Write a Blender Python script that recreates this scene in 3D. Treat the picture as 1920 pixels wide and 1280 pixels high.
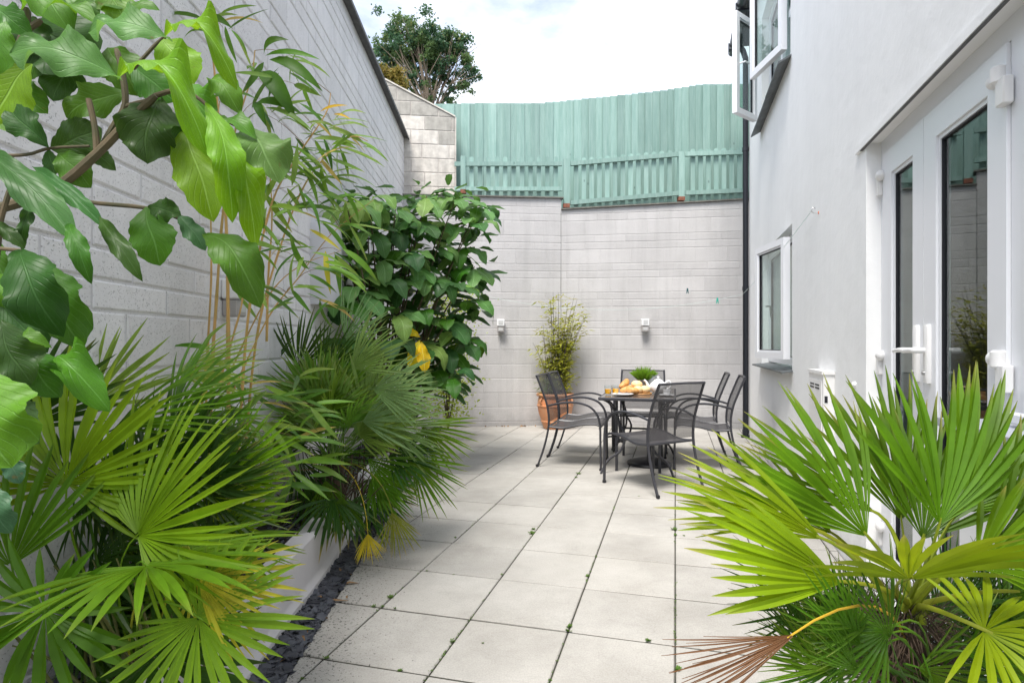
import bpy, math, random
from mathutils import Vector, Matrix
import numpy as np
random.seed(7)
R = math.radians
scene = bpy.context.scene
for o in list(bpy.data.objects): bpy.data.objects.remove(o)
COL = scene.collection
# ------------------------------------------------------------------ camera
F = 1120.0; CH = 1.22
cam_d = bpy.data.cameras.new('camera'); cam = bpy.data.objects.new('camera', cam_d); COL.objects.link(cam)
cam.location = (0, 0, CH); cam.rotation_euler = (R(90), 0, 0)
cam_d.sensor_width = 36; cam_d.lens = 36 * F / 1920; cam_d.shift_y = 3 / 1920
cam_d.clip_start = 0.05; cam_d.clip_end = 3000
scene.camera = cam
# ------------------------------------------------------------------ world, sun, exposure
SUN_EL, SUN_AZ = R(62), R(204)          # azimuth measured clockwise from +Y: light comes from behind the camera, a little left
world = bpy.data.worlds.new("World"); scene.world = world; world.use_nodes = True
nt = world.node_tree; nt.nodes.clear()
def N(nt, typ, **kw):
    n = nt.nodes.new(typ)
    for k, v in kw.items():
        if k in n.inputs: n.inputs[k].default_value = v
        else: setattr(n, k, v)
    return n
L = lambda nt, a, b: nt.links.new(a, b)
sky = N(nt, 'ShaderNodeTexSky', sky_type='NISHITA', sun_disc=False, sun_elevation=SUN_EL, sun_rotation=SUN_AZ)
bg_sky = N(nt, 'ShaderNodeBackground', Strength=0.09); L(nt, sky.outputs[0], bg_sky.inputs[0])
bg_cl = N(nt, 'ShaderNodeBackground', Color=(0.965, 0.965, 0.985, 1), Strength=0.80)
tc = N(nt, 'ShaderNodeTexCoord'); mp = N(nt, 'ShaderNodeMapping'); mp.inputs['Scale'].default_value = (1, 1, 2.2)
L(nt, tc.outputs['Generated'], mp.inputs[0])
nz = N(nt, 'ShaderNodeTexNoise', Scale=2.6, Detail=7.0, Roughness=0.55); L(nt, mp.outputs[0], nz.inputs['Vector'])
cr = N(nt, 'ShaderNodeMapRange'); L(nt, nz.outputs[0], cr.inputs[0])
cr.inputs['From Min'].default_value = 0.38; cr.inputs['From Max'].default_value = 0.68
cr.inputs['To Min'].default_value = 0.1; cr.inputs['To Max'].default_value = 1.0
mx = N(nt, 'ShaderNodeMixShader'); L(nt, cr.outputs[0], mx.inputs[0]); L(nt, bg_sky.outputs[0], mx.inputs[1]); L(nt, bg_cl.outputs[0], mx.inputs[2])
wo = N(nt, 'ShaderNodeOutputWorld'); L(nt, mx.outputs[0], wo.inputs[0])
sd = bpy.data.lights.new('sun', 'SUN'); sd.energy = 2.0; sd.angle = R(24); sd.color = (1, 0.96, 0.9)
sun = bpy.data.objects.new('sun', sd); COL.objects.link(sun)
dirv = Vector((math.sin(SUN_AZ) * math.cos(SUN_EL), math.cos(SUN_AZ) * math.cos(SUN_EL), math.sin(SUN_EL)))
sun.rotation_euler = (-dirv).to_track_quat('-Z', 'Y').to_euler()
scene.view_settings.view_transform = 'Standard'; scene.view_settings.look = 'None'
scene.view_settings.exposure = 1.5; scene.view_settings.gamma = 1
scene.render.engine = 'CYCLES'
scene.cycles.max_bounces = 8; scene.cycles.transparent_max_bounces = 12

# ------------------------------------------------------------------ coordinates
def P(px, py, D): return Vector(((px - 960) / F * D, D, CH + (643 - py) / F * D))     # photo ray at depth D
def onz(px, py, z):
    D = (CH - z) * F / (py - 643); return P(px, py, D)
TH = math.atan(306 / F); CT, ST = math.cos(TH), math.sin(TH)
def G(s, t, z=0): return Vector((s * CT + t * ST, -s * ST + t * CT, z))               # paving / house grid
SV, TV = Vector((CT, -ST, 0)), Vector((ST, CT, 0))
LW = -1.33          # left wall offset
def LX(a, y): return a - 0.0295 * y

# ------------------------------------------------------------------ object helpers
ORG = {}
def tag(o, label=None, cat=None, group=None, kind=None):
    if label: o['label'] = label
    if cat: o['category'] = cat
    if group: o['group'] = group
    if kind: o['kind'] = kind
    return o
def empty(name, loc, label=None, cat=None, group=None, kind=None, rz=0):
    o = bpy.data.objects.new(name, None); COL.objects.link(o); o.location = loc; o.rotation_euler = (0, 0, rz)
    o.empty_display_size = 0.1
    ORG[o.name] = Vector(loc)
    return tag(o, label, cat, group, kind)
def put(name, mesh, parent=None, loc=(0, 0, 0), rot=None, mat4=None, scale=None, color=None):
    o = bpy.data.objects.new(name, mesh); COL.objects.link(o)
    if parent: o.parent = parent
    if mat4 is not None: o.matrix_local = mat4
    else:
        o.location = loc
        if rot: o.rotation_euler = rot
        if scale: o.scale = scale
    if color: o.color = (*color[:3], 1)
    return o
class MB:
    def __init__(s): s.v = []; s.f = []; s.a = []; s.uv = None
    def add(s, vs, fs, a=0.0):
        b = len(s.v); s.v += [tuple(v) for v in vs]; s.f += [tuple(i + b for i in f) for f in fs]
        s.a += (list(a) if hasattr(a, '__len__') else [a] * len(vs)); return s
    def box(s, c, d, rz=0, M=None, bev=0):
        cx, cy, cz = c; x, y, z = d[0] / 2, d[1] / 2, d[2] / 2
        if bev:
            q = bev; vs = []
            for sx in (-1, 1):
                for sy in (-1, 1):
                    for sz in (-1, 1):
                        vs += [(sx * x, sy * (y - q), sz * (z - q)), (sx * (x - q), sy * y, sz * (z - q)), (sx * (x - q), sy * (y - q), sz * z)]
            idx = lambda a, b_, c_, k: ((a * 2 + b_) * 2 + c_) * 3 + k
            fs = []
            fs.append([idx(0,0,0,0), idx(0,0,1,0), idx(0,1,1,0), idx(0,1,0,0)]); fs.append([idx(1,0,0,0), idx(1,1,0,0), idx(1,1,1,0), idx(1,0,1,0)])
            fs.append([idx(0,0,0,1), idx(1,0,0,1), idx(1,0,1,1), idx(0,0,1,1)]); fs.append([idx(0,1,0,1), idx(0,1,1,1), idx(1,1,1,1), idx(1,1,0,1)])
            fs.append([idx(0,0,0,2), idx(0,1,0,2), idx(1,1,0,2), idx(1,0,0,2)]); fs.append([idx(0,0,1,2), idx(1,0,1,2), idx(1,1,1,2), idx(0,1,1,2)])
            for b_ in (0,1):
                for c_ in (0,1):
                    fs.append([idx(0,b_,c_,1), idx(1,b_,c_,1), idx(1,b_,c_,2), idx(0,b_,c_,2)])
                    fs.append([idx(b_,0,c_,0), idx(b_,1,c_,0), idx(b_,1,c_,2), idx(b_,0,c_,2)])
                    fs.append([idx(b_,c_,0,0), idx(b_,c_,1,0), idx(b_,c_,1,1), idx(b_,c_,0,1)])
                    for a_ in (0,1): fs.append([idx(a_,b_,c_,0), idx(a_,b_,c_,1), idx(a_,b_,c_,2)])
        else:
            vs = [(-x,-y,-z),(x,-y,-z),(x,y,-z),(-x,y,-z),(-x,-y,z),(x,-y,z),(x,y,z),(-x,y,z)]
            fs = [(0,3,2,1),(4,5,6,7),(0,1,5,4),(1,2,6,5),(2,3,7,6),(3,0,4,7)]
        if M is not None: vs = [M @ Vector(v) for v in vs]
        elif rz: c_, s_ = math.cos(rz), math.sin(rz); vs = [(v[0]*c_ - v[1]*s_, v[0]*s_ + v[1]*c_, v[2]) for v in vs]
        return s.add([(v[0]+cx, v[1]+cy, v[2]+cz) for v in vs], fs)
    def hexa(s, p):                      # eight corner points: bottom 4, top 4
        return s.add(p, [(0,3,2,1),(4,5,6,7),(0,1,5,4),(1,2,6,5),(2,3,7,6),(3,0,4,7)])
    def gbox(s, s0, s1, t0, t1, z0, z1): # box on the house grid
        return s.hexa([G(s0,t0,z0),G(s1,t0,z0),G(s1,t1,z0),G(s0,t1,z0),G(s0,t0,z1),G(s1,t0,z1),G(s1,t1,z1),G(s0,t1,z1)])
    def tube(s, pts, r, n=8, cap=True, flat=1.0, up=None):
        pts = [Vector(p) for p in pts]; m = len(pts)
        rs = r if hasattr(r, '__len__') else [r] * m
        vs = []; prev = None
        for i, p in enumerate(pts):
            d = (pts[min(i+1, m-1)] - pts[max(i-1, 0)]).normalized()
            if prev is None:
                u = Vector(up) if up else (Vector((0, 0, 1)) if abs(d.z) < 0.9 else Vector((1, 0, 0)))
            else: u = prev
            x = (u - d * u.dot(d)).normalized(); y = d.cross(x); prev = x
            for k in range(n):
                a = 2 * math.pi * k / n + (math.pi / n)
                vs.append(p + x * math.cos(a) * rs[i] + y * math.sin(a) * rs[i] * flat)
        fs = [(i*n+k, i*n+(k+1)%n, (i+1)*n+(k+1)%n, (i+1)*n+k) for i in range(m-1) for k in range(n)]
        if cap: fs += [tuple(range(n-1, -1, -1)), tuple((m-1)*n+k for k in range(n))]
        return s.add(vs, fs)
    def lathe(s, prof, n=24, c=(0, 0, 0)):
        vs = [(c[0]+r*math.cos(2*math.pi*k/n), c[1]+r*math.sin(2*math.pi*k/n), c[2]+z) for r, z in prof for k in range(n)]
        fs = [(i*n+k, i*n+(k+1)%n, (i+1)*n+(k+1)%n, (i+1)*n+k) for i in range(len(prof)-1) for k in range(n)]
        return s.add(vs, fs)
    def ball(s, c, r, n=12, m=8, wob=0.0):
        rr = r if hasattr(r, '__len__') else (r, r, r); vs = []
        for i in range(m+1):
            ph = math.pi * i / m
            for k in range(n):
                th = 2*math.pi*k/n; w = 1 + random.uniform(-wob, wob)
                vs.append((c[0]+rr[0]*w*math.sin(ph)*math.cos(th), c[1]+rr[1]*w*math.sin(ph)*math.sin(th), c[2]+rr[2]*w*math.cos(ph)))
        return s.add(vs, [(i*n+k, (i+1)*n+k, (i+1)*n+(k+1)%n, i*n+(k+1)%n) for i in range(m) for k in range(n)])
    def mesh(s, name, mat, smooth=False, org=None):
        me = bpy.data.meshes.new(name)
        v = s.v if org is None else [(a-org[0], b-org[1], c-org[2]) for a, b, c in s.v]
        me.from_pydata(v, [], s.f)
        if any(s.a):
            at = me.attributes.new('age', 'FLOAT', 'POINT'); at.data.foreach_set('value', s.a)
        if s.uv:
            ul = me.uv_layers.new(name='UVMap'); li = np.zeros(len(me.loops), dtype=np.int32); me.loops.foreach_get('vertex_index', li)
            ul.data.foreach_set('uv', np.array(s.uv, dtype=np.float32)[li].ravel())
        for m in (mat if isinstance(mat, (list, tuple)) else [mat]): me.materials.append(m)
        if smooth:
            me.polygons.foreach_set('use_smooth', [True] * len(me.polygons))
            if smooth is not True or smooth == 1: me.set_sharp_from_angle(angle=R(40))
        me.update(); return me
    def build(s, name, mat, parent=None, smooth=False, local=False, org=None, color=None):
        if parent is not None:
            o0 = Vector((0, 0, 0)) if local else ORG.get(parent.name, Vector((0, 0, 0)))
            o = put(name, s.mesh(name, mat, smooth, o0), parent, color=color); ORG[o.name] = o0
        else:
            o0 = Vector(org) if org else Vector((0, 0, 0))
            o = put(name, s.mesh(name, mat, smooth, o0), None, loc=o0, color=color); ORG[o.name] = o0
        return o
def copy_thing(root, loc, rz=None):
    r = root.copy(); COL.objects.link(r); r.location = loc
    if rz is not None: r.rotation_euler = (0, 0, rz)
    def kids(a, b):
        for ch in list(a.children):
            c = ch.copy(); COL.objects.link(c); c.parent = b; kids(ch, c)
    kids(root, r); return r
def frame(loc, a, n, sx=1, sy=1, sz=1):       # local +Y along a, +Z near n
    y = Vector(a).normalized(); z = Vector(n); z = z - y * z.dot(y)
    if z.length < 1e-4: z = Vector((0.3, -0.8, 0.5)) - y * Vector((0.3, -0.8, 0.5)).dot(y)
    z.normalize(); x = y.cross(z)
    return Matrix(((x.x*sx, y.x*sy, z.x*sz, loc[0]), (x.y*sx, y.y*sy, z.y*sz, loc[1]), (x.z*sx, y.z*sy, z.z*sz, loc[2]), (0, 0, 0, 1)))
def bez(p0, p1, p2, n=8):
    return [Vector(p0)*(1-u)**2 + Vector(p1)*2*u*(1-u) + Vector(p2)*u*u for u in [i/(n-1) for i in range(n)]]
def smoothpath(pts, k=5):
    pts = [Vector(p) for p in pts]; out = []
    for i in range(len(pts)-1):
        p0 = pts[max(i-1, 0)]; p1 = pts[i]; p2 = pts[i+1]; p3 = pts[min(i+2, len(pts)-1)]
        for j in range(k):
            u = j / k
            out.append(0.5*((2*p1)+(p2-p0)*u+(2*p0-5*p1+4*p2-p3)*u*u+(3*p1-p0-3*p2+p3)*u**3))
    out.append(pts[-1]); return out

# ------------------------------------------------------------------ materials
def mat(name, col, rough=0.6, metal=0.0, var=0.0, vscale=4.0, bump=0.0, bscale=60.0, objvar=0.0, spec=0.5, detail=4.0, coords='Object', vcol=None, bump2=0.0, b2scale=6.0, stretch=None, coat=0):
    m = bpy.data.materials.new(name); m.use_nodes = True; t = m.node_tree; b = t.nodes['Principled BSDF']
    b.inputs['Roughness'].default_value = rough; b.inputs['Metallic'].default_value = metal
    b.inputs['Specular IOR Level'].default_value = spec
    if coat: b.inputs['Coat Weight'].default_value = coat
    b.inputs['Base Color'].default_value = (*col, 1)
    tc = N(t, 'ShaderNodeTexCoord'); src = tc.outputs[coords]
    if coords == 'World':
        pass
    if stretch:
        mp = N(t, 'ShaderNodeMapping'); mp.inputs['Scale'].default_value = stretch; L(t, src, mp.inputs[0]); src = mp.outputs[0]
    cur = None
    if var > 0:
        n1 = N(t, 'ShaderNodeTexNoise', Scale=vscale, Detail=detail, Roughness=0.6); L(t, src, n1.inputs['Vector'])
        mr = N(t, 'ShaderNodeMapRange'); L(t, n1.outputs[0], mr.inputs[0]); mr.inputs['From Min'].default_value = 0.3; mr.inputs['From Max'].default_value = 0.7
        mc = N(t, 'ShaderNodeMix', data_type='RGBA'); L(t, mr.outputs[0], mc.inputs[0])
        c2 = vcol if vcol else tuple(c * (1 - var) for c in col)
        mc.inputs[6].default_value = (*c2, 1); mc.inputs[7].default_value = (*[min(1, c * (1 + var * 0.5)) for c in col], 1)
        cur = mc.outputs[2]; L(t, cur, b.inputs['Base Color'])
    if objvar > 0:
        oi = N(t, 'ShaderNodeObjectInfo'); mr = N(t, 'ShaderNodeMapRange'); L(t, oi.outputs['Random'], mr.inputs[0])
        mr.inputs['To Min'].default_value = 1 - objvar; mr.inputs['To Max'].default_value = 1 + objvar * 0.4
        hs = N(t, 'ShaderNodeHueSaturation'); L(t, mr.outputs[0], hs.inputs['Value'])
        if cur: L(t, cur, hs.inputs['Color'])
        else: hs.inputs['Color'].default_value = (*col, 1)
        cur = hs.outputs[0]; L(t, cur, b.inputs['Base Color'])
    last = None
    for st, sc in ((bump2, b2scale), (bump, bscale)):
        if st > 0:
            n2 = N(t, 'ShaderNodeTexNoise', Scale=sc, Detail=5.0, Roughness=0.6); L(t, src, n2.inputs['Vector'])
            bp = N(t, 'ShaderNodeBump', Strength=min(1, st * 20), Distance=st); L(t, n2.outputs[0], bp.inputs['Height'])
            if last: L(t, last, bp.inputs['Normal'])
            last = bp.outputs[0]
    if last: L(t, last, b.inputs['Normal'])
    m['cur'] = 1
    return m
def world_coords(m):           # switch a material's texture space to world position (one sheet of grain across many pieces)
    t = m.node_tree
    geo = N(t, 'ShaderNodeNewGeometry')
    for l in list(t.links):
        if l.from_node.type == 'TEX_COORD': L(t, geo.outputs['Position'], l.to_socket)
    return m
def dirt(t, cur, streak, base):
    """run marks down the wall and splash dirt along its foot"""
    geo = N(t, 'ShaderNodeNewGeometry'); mp = N(t, 'ShaderNodeMapping'); mp.inputs['Scale'].default_value = (5, 5, .35); L(t, geo.outputs['Position'], mp.inputs[0])
    n = N(t, 'ShaderNodeTexNoise', Scale=1.5, Detail=6.0, Roughness=.65); L(t, mp.outputs[0], n.inputs['Vector'])
    r = N(t, 'ShaderNodeMapRange'); L(t, n.outputs[0], r.inputs[0]); r.inputs['From Min'].default_value = .3; r.inputs['From Max'].default_value = .55; r.inputs['To Min'].default_value = streak; r.inputs['To Max'].default_value = 1
    sp = N(t, 'ShaderNodeSeparateXYZ'); L(t, geo.outputs['Position'], sp.inputs[0])
    n2 = N(t, 'ShaderNodeTexNoise', Scale=6.0, Detail=6.0, Roughness=.7); L(t, geo.outputs['Position'], n2.inputs['Vector'])
    a = N(t, 'ShaderNodeMath', operation='MULTIPLY_ADD'); L(t, n2.outputs[0], a.inputs[0]); a.inputs[1].default_value = -.5; L(t, sp.outputs[2], a.inputs[2])
    r2 = N(t, 'ShaderNodeMapRange'); L(t, a.outputs[0], r2.inputs[0]); r2.inputs['From Min'].default_value = -.26; r2.inputs['From Max'].default_value = .0; r2.inputs['To Min'].default_value = base; r2.inputs['To Max'].default_value = 1
    for k in (r, r2):
        mu = N(t, 'ShaderNodeMix', data_type='RGBA', blend_type='MULTIPLY'); mu.inputs[0].default_value = 1; L(t, cur, mu.inputs[6]); L(t, k.outputs[0], mu.inputs[7]); cur = mu.outputs[2]
    return cur
def add_dirt(m, streak, base):
    t = m.node_tree; b = t.nodes['Principled BSDF']; src = b.inputs['Base Color'].links[0].from_socket
    L(t, dirt(t, src, streak, base), b.inputs['Base Color']); return m
def block_mat(name, col, pit=0.0022):
    m = bpy.data.materials.new(name); m.use_nodes = True; t = m.node_tree; b = t.nodes['Principled BSDF']
    b.inputs['Roughness'].default_value = 0.75; b.inputs['Specular IOR Level'].default_value = 0.25
    geo = N(t, 'ShaderNodeNewGeometry'); pos = geo.outputs['Position']
    n1 = N(t, 'ShaderNodeTexNoise', Scale=1.3, Detail=6.0, Roughness=0.65); L(t, pos, n1.inputs['Vector'])
    mr = N(t, 'ShaderNodeMapRange'); L(t, n1.outputs[0], mr.inputs[0]); mr.inputs['From Min'].default_value = .3; mr.inputs['From Max'].default_value = .7
    mc = N(t, 'ShaderNodeMix', data_type='RGBA'); L(t, mr.outputs[0], mc.inputs[0])
    mc.inputs[6].default_value = (*[c * 0.88 for c in col], 1); mc.inputs[7].default_value = (*[c * 1.04 for c in col], 1)
    oi = N(t, 'ShaderNodeObjectInfo'); m2 = N(t, 'ShaderNodeMapRange'); L(t, oi.outputs['Random'], m2.inputs[0])
    m2.inputs['To Min'].default_value = 0.93; m2.inputs['To Max'].default_value = 1.03
    hs = N(t, 'ShaderNodeHueSaturation'); L(t, m2.outputs[0], hs.inputs['Value']); L(t, mc.outputs[2], hs.inputs['Color'])
    # pits
    n2 = N(t, 'ShaderNodeTexNoise', Scale=150.0, Detail=2.0, Roughness=0.5); L(t, pos, n2.inputs['Vector'])
    pr = N(t, 'ShaderNodeMapRange'); L(t, n2.outputs[0], pr.inputs[0]); pr.inputs['From Min'].default_value = 0.30; pr.inputs['From Max'].default_value = 0.38
    n3 = N(t, 'ShaderNodeTexNoise', Scale=28.0, Detail=4.0); L(t, pos, n3.inputs['Vector'])
    ad = N(t, 'ShaderNodeMath', operation='MULTIPLY_ADD'); L(t, n3.outputs[0], ad.inputs[0]); ad.inputs[1].default_value = 0.8; L(t, pr.outputs[0], ad.inputs[2])
    bp = N(t, 'ShaderNodeBump', Strength=0.9, Distance=pit); L(t, ad.outputs[0], bp.inputs['Height']); L(t, bp.outputs[0], b.inputs['Normal'])
    pm = N(t, 'ShaderNodeMapRange'); L(t, pr.outputs[0], pm.inputs[0]); pm.inputs['To Min'].default_value = 0.72; pm.inputs['To Max'].default_value = 1.0
    mu = N(t, 'ShaderNodeMix', data_type='RGBA', blend_type='MULTIPLY'); mu.inputs[0].default_value = 1; L(t, hs.outputs[0], mu.inputs[6]); L(t, pm.outputs[0], mu.inputs[7])
    cur = dirt(t, mu.outputs[2], .90, .72)
    L(t, cur, b.inputs['Base Color'])
    return m
def leaf_mat(name, rough=0.4, trans=0.35, veins=False, spec=0.3):
    m = bpy.data.materials.new(name); m.use_nodes = True; t = m.node_tree; b = t.nodes['Principled BSDF']; out = t.nodes['Material Output']
    b.inputs['Roughness'].default_value = rough; b.inputs['Specular IOR Level'].default_value = spec
    oi = N(t, 'ShaderNodeObjectInfo'); at = N(t, 'ShaderNodeAttribute', attribute_name='age')
    geo = N(t, 'ShaderNodeNewGeometry')
    n1 = N(t, 'ShaderNodeTexNoise', Scale=9.0, Detail=4.0); L(t, geo.outputs['Position'], n1.inputs['Vector'])
    mr = N(t, 'ShaderNodeMapRange'); L(t, n1.outputs[0], mr.inputs[0]); mr.inputs['From Min'].default_value = .3; mr.inputs['From Max'].default_value = .7
    mr.inputs['To Min'].default_value = 0.78; mr.inputs['To Max'].default_value = 1.2
    hs = N(t, 'ShaderNodeHueSaturation'); L(t, oi.outputs['Color'], hs.inputs['Color']); L(t, mr.outputs[0], hs.inputs['Value'])
    r2 = N(t, 'ShaderNodeMapRange'); L(t, oi.outputs['Random'], r2.inputs[0]); r2.inputs['To Min'].default_value = .485; r2.inputs['To Max'].default_value = .513
    L(t, r2.outputs[0], hs.inputs['Hue'])
    mx = N(t, 'ShaderNodeMix', data_type='RGBA'); L(t, at.outputs['Fac'], mx.inputs[0]); L(t, hs.outputs[0], mx.inputs[6]); mx.inputs[7].default_value = (0.40, 0.31, 0.10, 1)
    cur = mx.outputs[2]; nrm = None
    if veins:
        uv = N(t, 'ShaderNodeUVMap'); sp = N(t, 'ShaderNodeSeparateXYZ'); L(t, uv.outputs[0], sp.inputs[0])
        s1 = N(t, 'ShaderNodeMath', operation='SUBTRACT'); L(t, sp.outputs[0], s1.inputs[0]); s1.inputs[1].default_value = .5
        ab = N(t, 'ShaderNodeMath', operation='ABSOLUTE'); L(t, s1.outputs[0], ab.inputs[0])
        mid = N(t, 'ShaderNodeMapRange'); L(t, ab.outputs[0], mid.inputs[0]); mid.inputs['From Min'].default_value = 0.012; mid.inputs['From Max'].default_value = 0.03
        mid.inputs['To Min'].default_value = 1; mid.inputs['To Max'].default_value = 0
        v1 = N(t, 'ShaderNodeMath', operation='MULTIPLY'); L(t, ab.outputs[0], v1.inputs[0]); v1.inputs[1].default_value = -7.0
        v2 = N(t, 'ShaderNodeMath', operation='MULTIPLY_ADD'); L(t, sp.outputs[1], v2.inputs[0]); v2.inputs[1].default_value = 9.0; L(t, v1.outputs[0], v2.inputs[2])
        fr = N(t, 'ShaderNodeMath', operation='PINGPONG'); L(t, v2.outputs[0], fr.inputs[0]); fr.inputs[1].default_value = .5
        sv = N(t, 'ShaderNodeMapRange'); L(t, fr.outputs[0], sv.inputs[0]); sv.inputs['From Min'].default_value = 0.02; sv.inputs['From Max'].default_value = 0.09
        sv.inputs['To Min'].default_value = .38; sv.inputs['To Max'].default_value = 0
        mm = N(t, 'ShaderNodeMath', operation='MAXIMUM'); L(t, mid.outputs[0], mm.inputs[0]); L(t, sv.outputs[0], mm.inputs[1])
        m3 = N(t, 'ShaderNodeMath', operation='MULTIPLY'); L(t, mm.outputs[0], m3.inputs[0]); m3.inputs[1].default_value = .5
        mv = N(t, 'ShaderNodeMix', data_type='RGBA'); L(t, m3.outputs[0], mv.inputs[0]); L(t, cur, mv.inputs[6])
        br = N(t, 'ShaderNodeHueSaturation'); L(t, cur, br.inputs['Color']); br.inputs['Value'].default_value = 2.1; br.inputs['Saturation'].default_value = .8
        L(t, br.outputs[0], mv.inputs[7]); cur = mv.outputs[2]
        bp = N(t, 'ShaderNodeBump', Strength=0.6, Distance=0.003); bp.invert = True; L(t, mm.outputs[0], bp.inputs['Height']); nrm = bp.outputs[0]
        n5 = N(t, 'ShaderNodeTexNoise', Scale=35.0, Detail=2.0); L(t, geo.outputs['Position'], n5.inputs['Vector'])
        b5 = N(t, 'ShaderNodeBump', Strength=0.35, Distance=0.003); L(t, n5.outputs[0], b5.inputs['Height']); L(t, nrm, b5.inputs['Normal']); nrm = b5.outputs[0]
        L(t, nrm, b.inputs['Normal'])
        vo = N(t, 'ShaderNodeTexVoronoi', Scale=260.0, feature='DISTANCE_TO_EDGE'); L(t, geo.outputs['Position'], vo.inputs['Vector'])
        vr = N(t, 'ShaderNodeMapRange'); L(t, vo.outputs['Distance'], vr.inputs[0]); vr.inputs['From Max'].default_value = .08; vr.inputs['To Min'].default_value = 1.18; vr.inputs['To Max'].default_value = 1
        h2 = N(t, 'ShaderNodeHueSaturation'); L(t, cur, h2.inputs['Color']); L(t, vr.outputs[0], h2.inputs['Value']); cur = h2.outputs[0]
        nb = N(t, 'ShaderNodeTexNoise', Scale=38.0, Detail=5.0, Roughness=.6); L(t, geo.outputs['Position'], nb.inputs['Vector'])
        rb = N(t, 'ShaderNodeMapRange'); L(t, nb.outputs[0], rb.inputs[0]); rb.inputs['From Min'].default_value = .68; rb.inputs['From Max'].default_value = .74; rb.inputs['To Max'].default_value = .75
        mb_ = N(t, 'ShaderNodeMix', data_type='RGBA'); L(t, rb.outputs[0], mb_.inputs[0]); L(t, cur, mb_.inputs[6]); mb_.inputs[7].default_value = (.16, .11, .03, 1); cur = mb_.outputs[2]
        n6 = N(t, 'ShaderNodeTexNoise', Scale=14.0, Detail=4.0); L(t, geo.outputs['Position'], n6.inputs['Vector'])
        r6 = N(t, 'ShaderNodeMapRange'); L(t, n6.outputs[0], r6.inputs[0]); r6.inputs['To Min'].default_value = rough-.08; r6.inputs['To Max'].default_value = rough+.30; L(t, r6.outputs[0], b.inputs['Roughness'])
    L(t, cur, b.inputs['Base Color'])
    tr = N(t, 'ShaderNodeBsdfTranslucent'); bc = N(t, 'ShaderNodeHueSaturation'); L(t, cur, bc.inputs['Color']); bc.inputs['Value'].default_value = 1.9; bc.inputs['Hue'].default_value = 0.478
    L(t, bc.outputs[0], tr.inputs['Color'])
    ms = N(t, 'ShaderNodeMixShader'); ms.inputs[0].default_value = trans; L(t, b.outputs[0], ms.inputs[1]); L(t, tr.outputs[0], ms.inputs[2]); L(t, ms.outputs[0], out.inputs[0])
    return m
def glass_mat(name, tint=(0.86, 0.92, 0.9), ior=1.5, rough=0.0):
    m = bpy.data.materials.new(name); m.use_nodes = True; t = m.node_tree; out = t.nodes['Material Output']; t.nodes.remove(t.nodes['Principled BSDF'])
    tr = N(t, 'ShaderNodeBsdfTransparent', Color=(*tint, 1)); gl = N(t, 'ShaderNodeBsdfGlossy', Roughness=rough)
    lw = N(t, 'ShaderNodeLayerWeight', Blend=0.5); pw = N(t, 'ShaderNodeMath', operation='POWER'); L(t, lw.outputs['Facing'], pw.inputs[0]); pw.inputs[1].default_value = 4.0
    fr = N(t, 'ShaderNodeMath', operation='MULTIPLY_ADD'); L(t, pw.outputs[0], fr.inputs[0]); fr.inputs[1].default_value = ior-1; fr.inputs[2].default_value = 0.05
    ms = N(t, 'ShaderNodeMixShader'); L(t, fr.outputs[0], ms.inputs[0]); L(t, tr.outputs[0], ms.inputs[1]); L(t, gl.outputs[0], ms.inputs[2]); L(t, ms.outputs[0], out.inputs[0])
    return m
def sling_mat(k=.36):
    m = mat('sling_mesh', (0.055, 0.052, 0.055), 0.55); t = m.node_tree; b = t.nodes['Principled BSDF']; out = t.nodes['Material Output']
    tr = N(t, 'ShaderNodeBsdfTransparent'); ms = N(t, 'ShaderNodeMixShader'); ms.inputs[0].default_value = k
    L(t, b.outputs[0], ms.inputs[1]); L(t, tr.outputs[0], ms.inputs[2]); L(t, ms.outputs[0], out.inputs[0]); return m

M = {}
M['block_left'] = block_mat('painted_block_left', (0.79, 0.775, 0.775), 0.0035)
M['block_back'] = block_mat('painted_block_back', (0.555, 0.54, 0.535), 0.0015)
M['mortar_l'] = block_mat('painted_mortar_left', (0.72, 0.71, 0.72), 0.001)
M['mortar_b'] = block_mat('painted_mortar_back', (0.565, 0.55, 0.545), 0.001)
M['raw_block'] = world_coords(mat('raw_concrete_block', (0.66, 0.62, 0.56), 0.9, var=0.25, vscale=9, bump=0.003, bscale=90, spec=0.2))
M['raw_dark'] = world_coords(mat('dark_concrete_block', (0.42, 0.40, 0.36), 0.9, var=0.25, vscale=9, bump=0.003, bscale=90, spec=0.2))  # darker block for the courses along the gable's sloping top
M['raw_mortar'] = world_coords(mat('raw_mortar', (0.5, 0.46, 0.42), 0.95, var=0.2, vscale=20, bump=0.002, bscale=60))
M['coping'] = world_coords(mat('grey_coping', (0.12, 0.12, 0.12), 0.7, var=0.3, vscale=12, bump=0.002, bscale=50))
M['angle'] = world_coords(mat('weathered_steel_angle', (0.16, 0.15, 0.13), 0.7, var=0.4, vscale=15))
M['rust'] = mat('rusty_bracket', (0.23, 0.085, 0.05), 0.8, var=0.4, vscale=30)
M['stucco'] = world_coords(mat('white_render', (0.90, 0.90, 0.895), 0.8, var=0.05, vscale=0.9, bump=0.004, bscale=70, bump2=0.02, b2scale=3.5, spec=0.25))
add_dirt(M['stucco'], .975, .8)
M['upvc'] = mat('white_upvc', (0.80, 0.81, 0.84), 0.28, spec=0.5)
M['upvc_warm'] = mat('white_hinge_plastic', (0.80, 0.79, 0.78), 0.35)
M['gasket'] = mat('black_gasket', (0.01, 0.01, 0.015), 0.5)
M['glass'] = glass_mat('window_glass', (0.80, 0.88, 0.86), 1.75)
M['clear'] = glass_mat('clear_glass', (0.96, 0.98, 0.98), 1.35)
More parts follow.
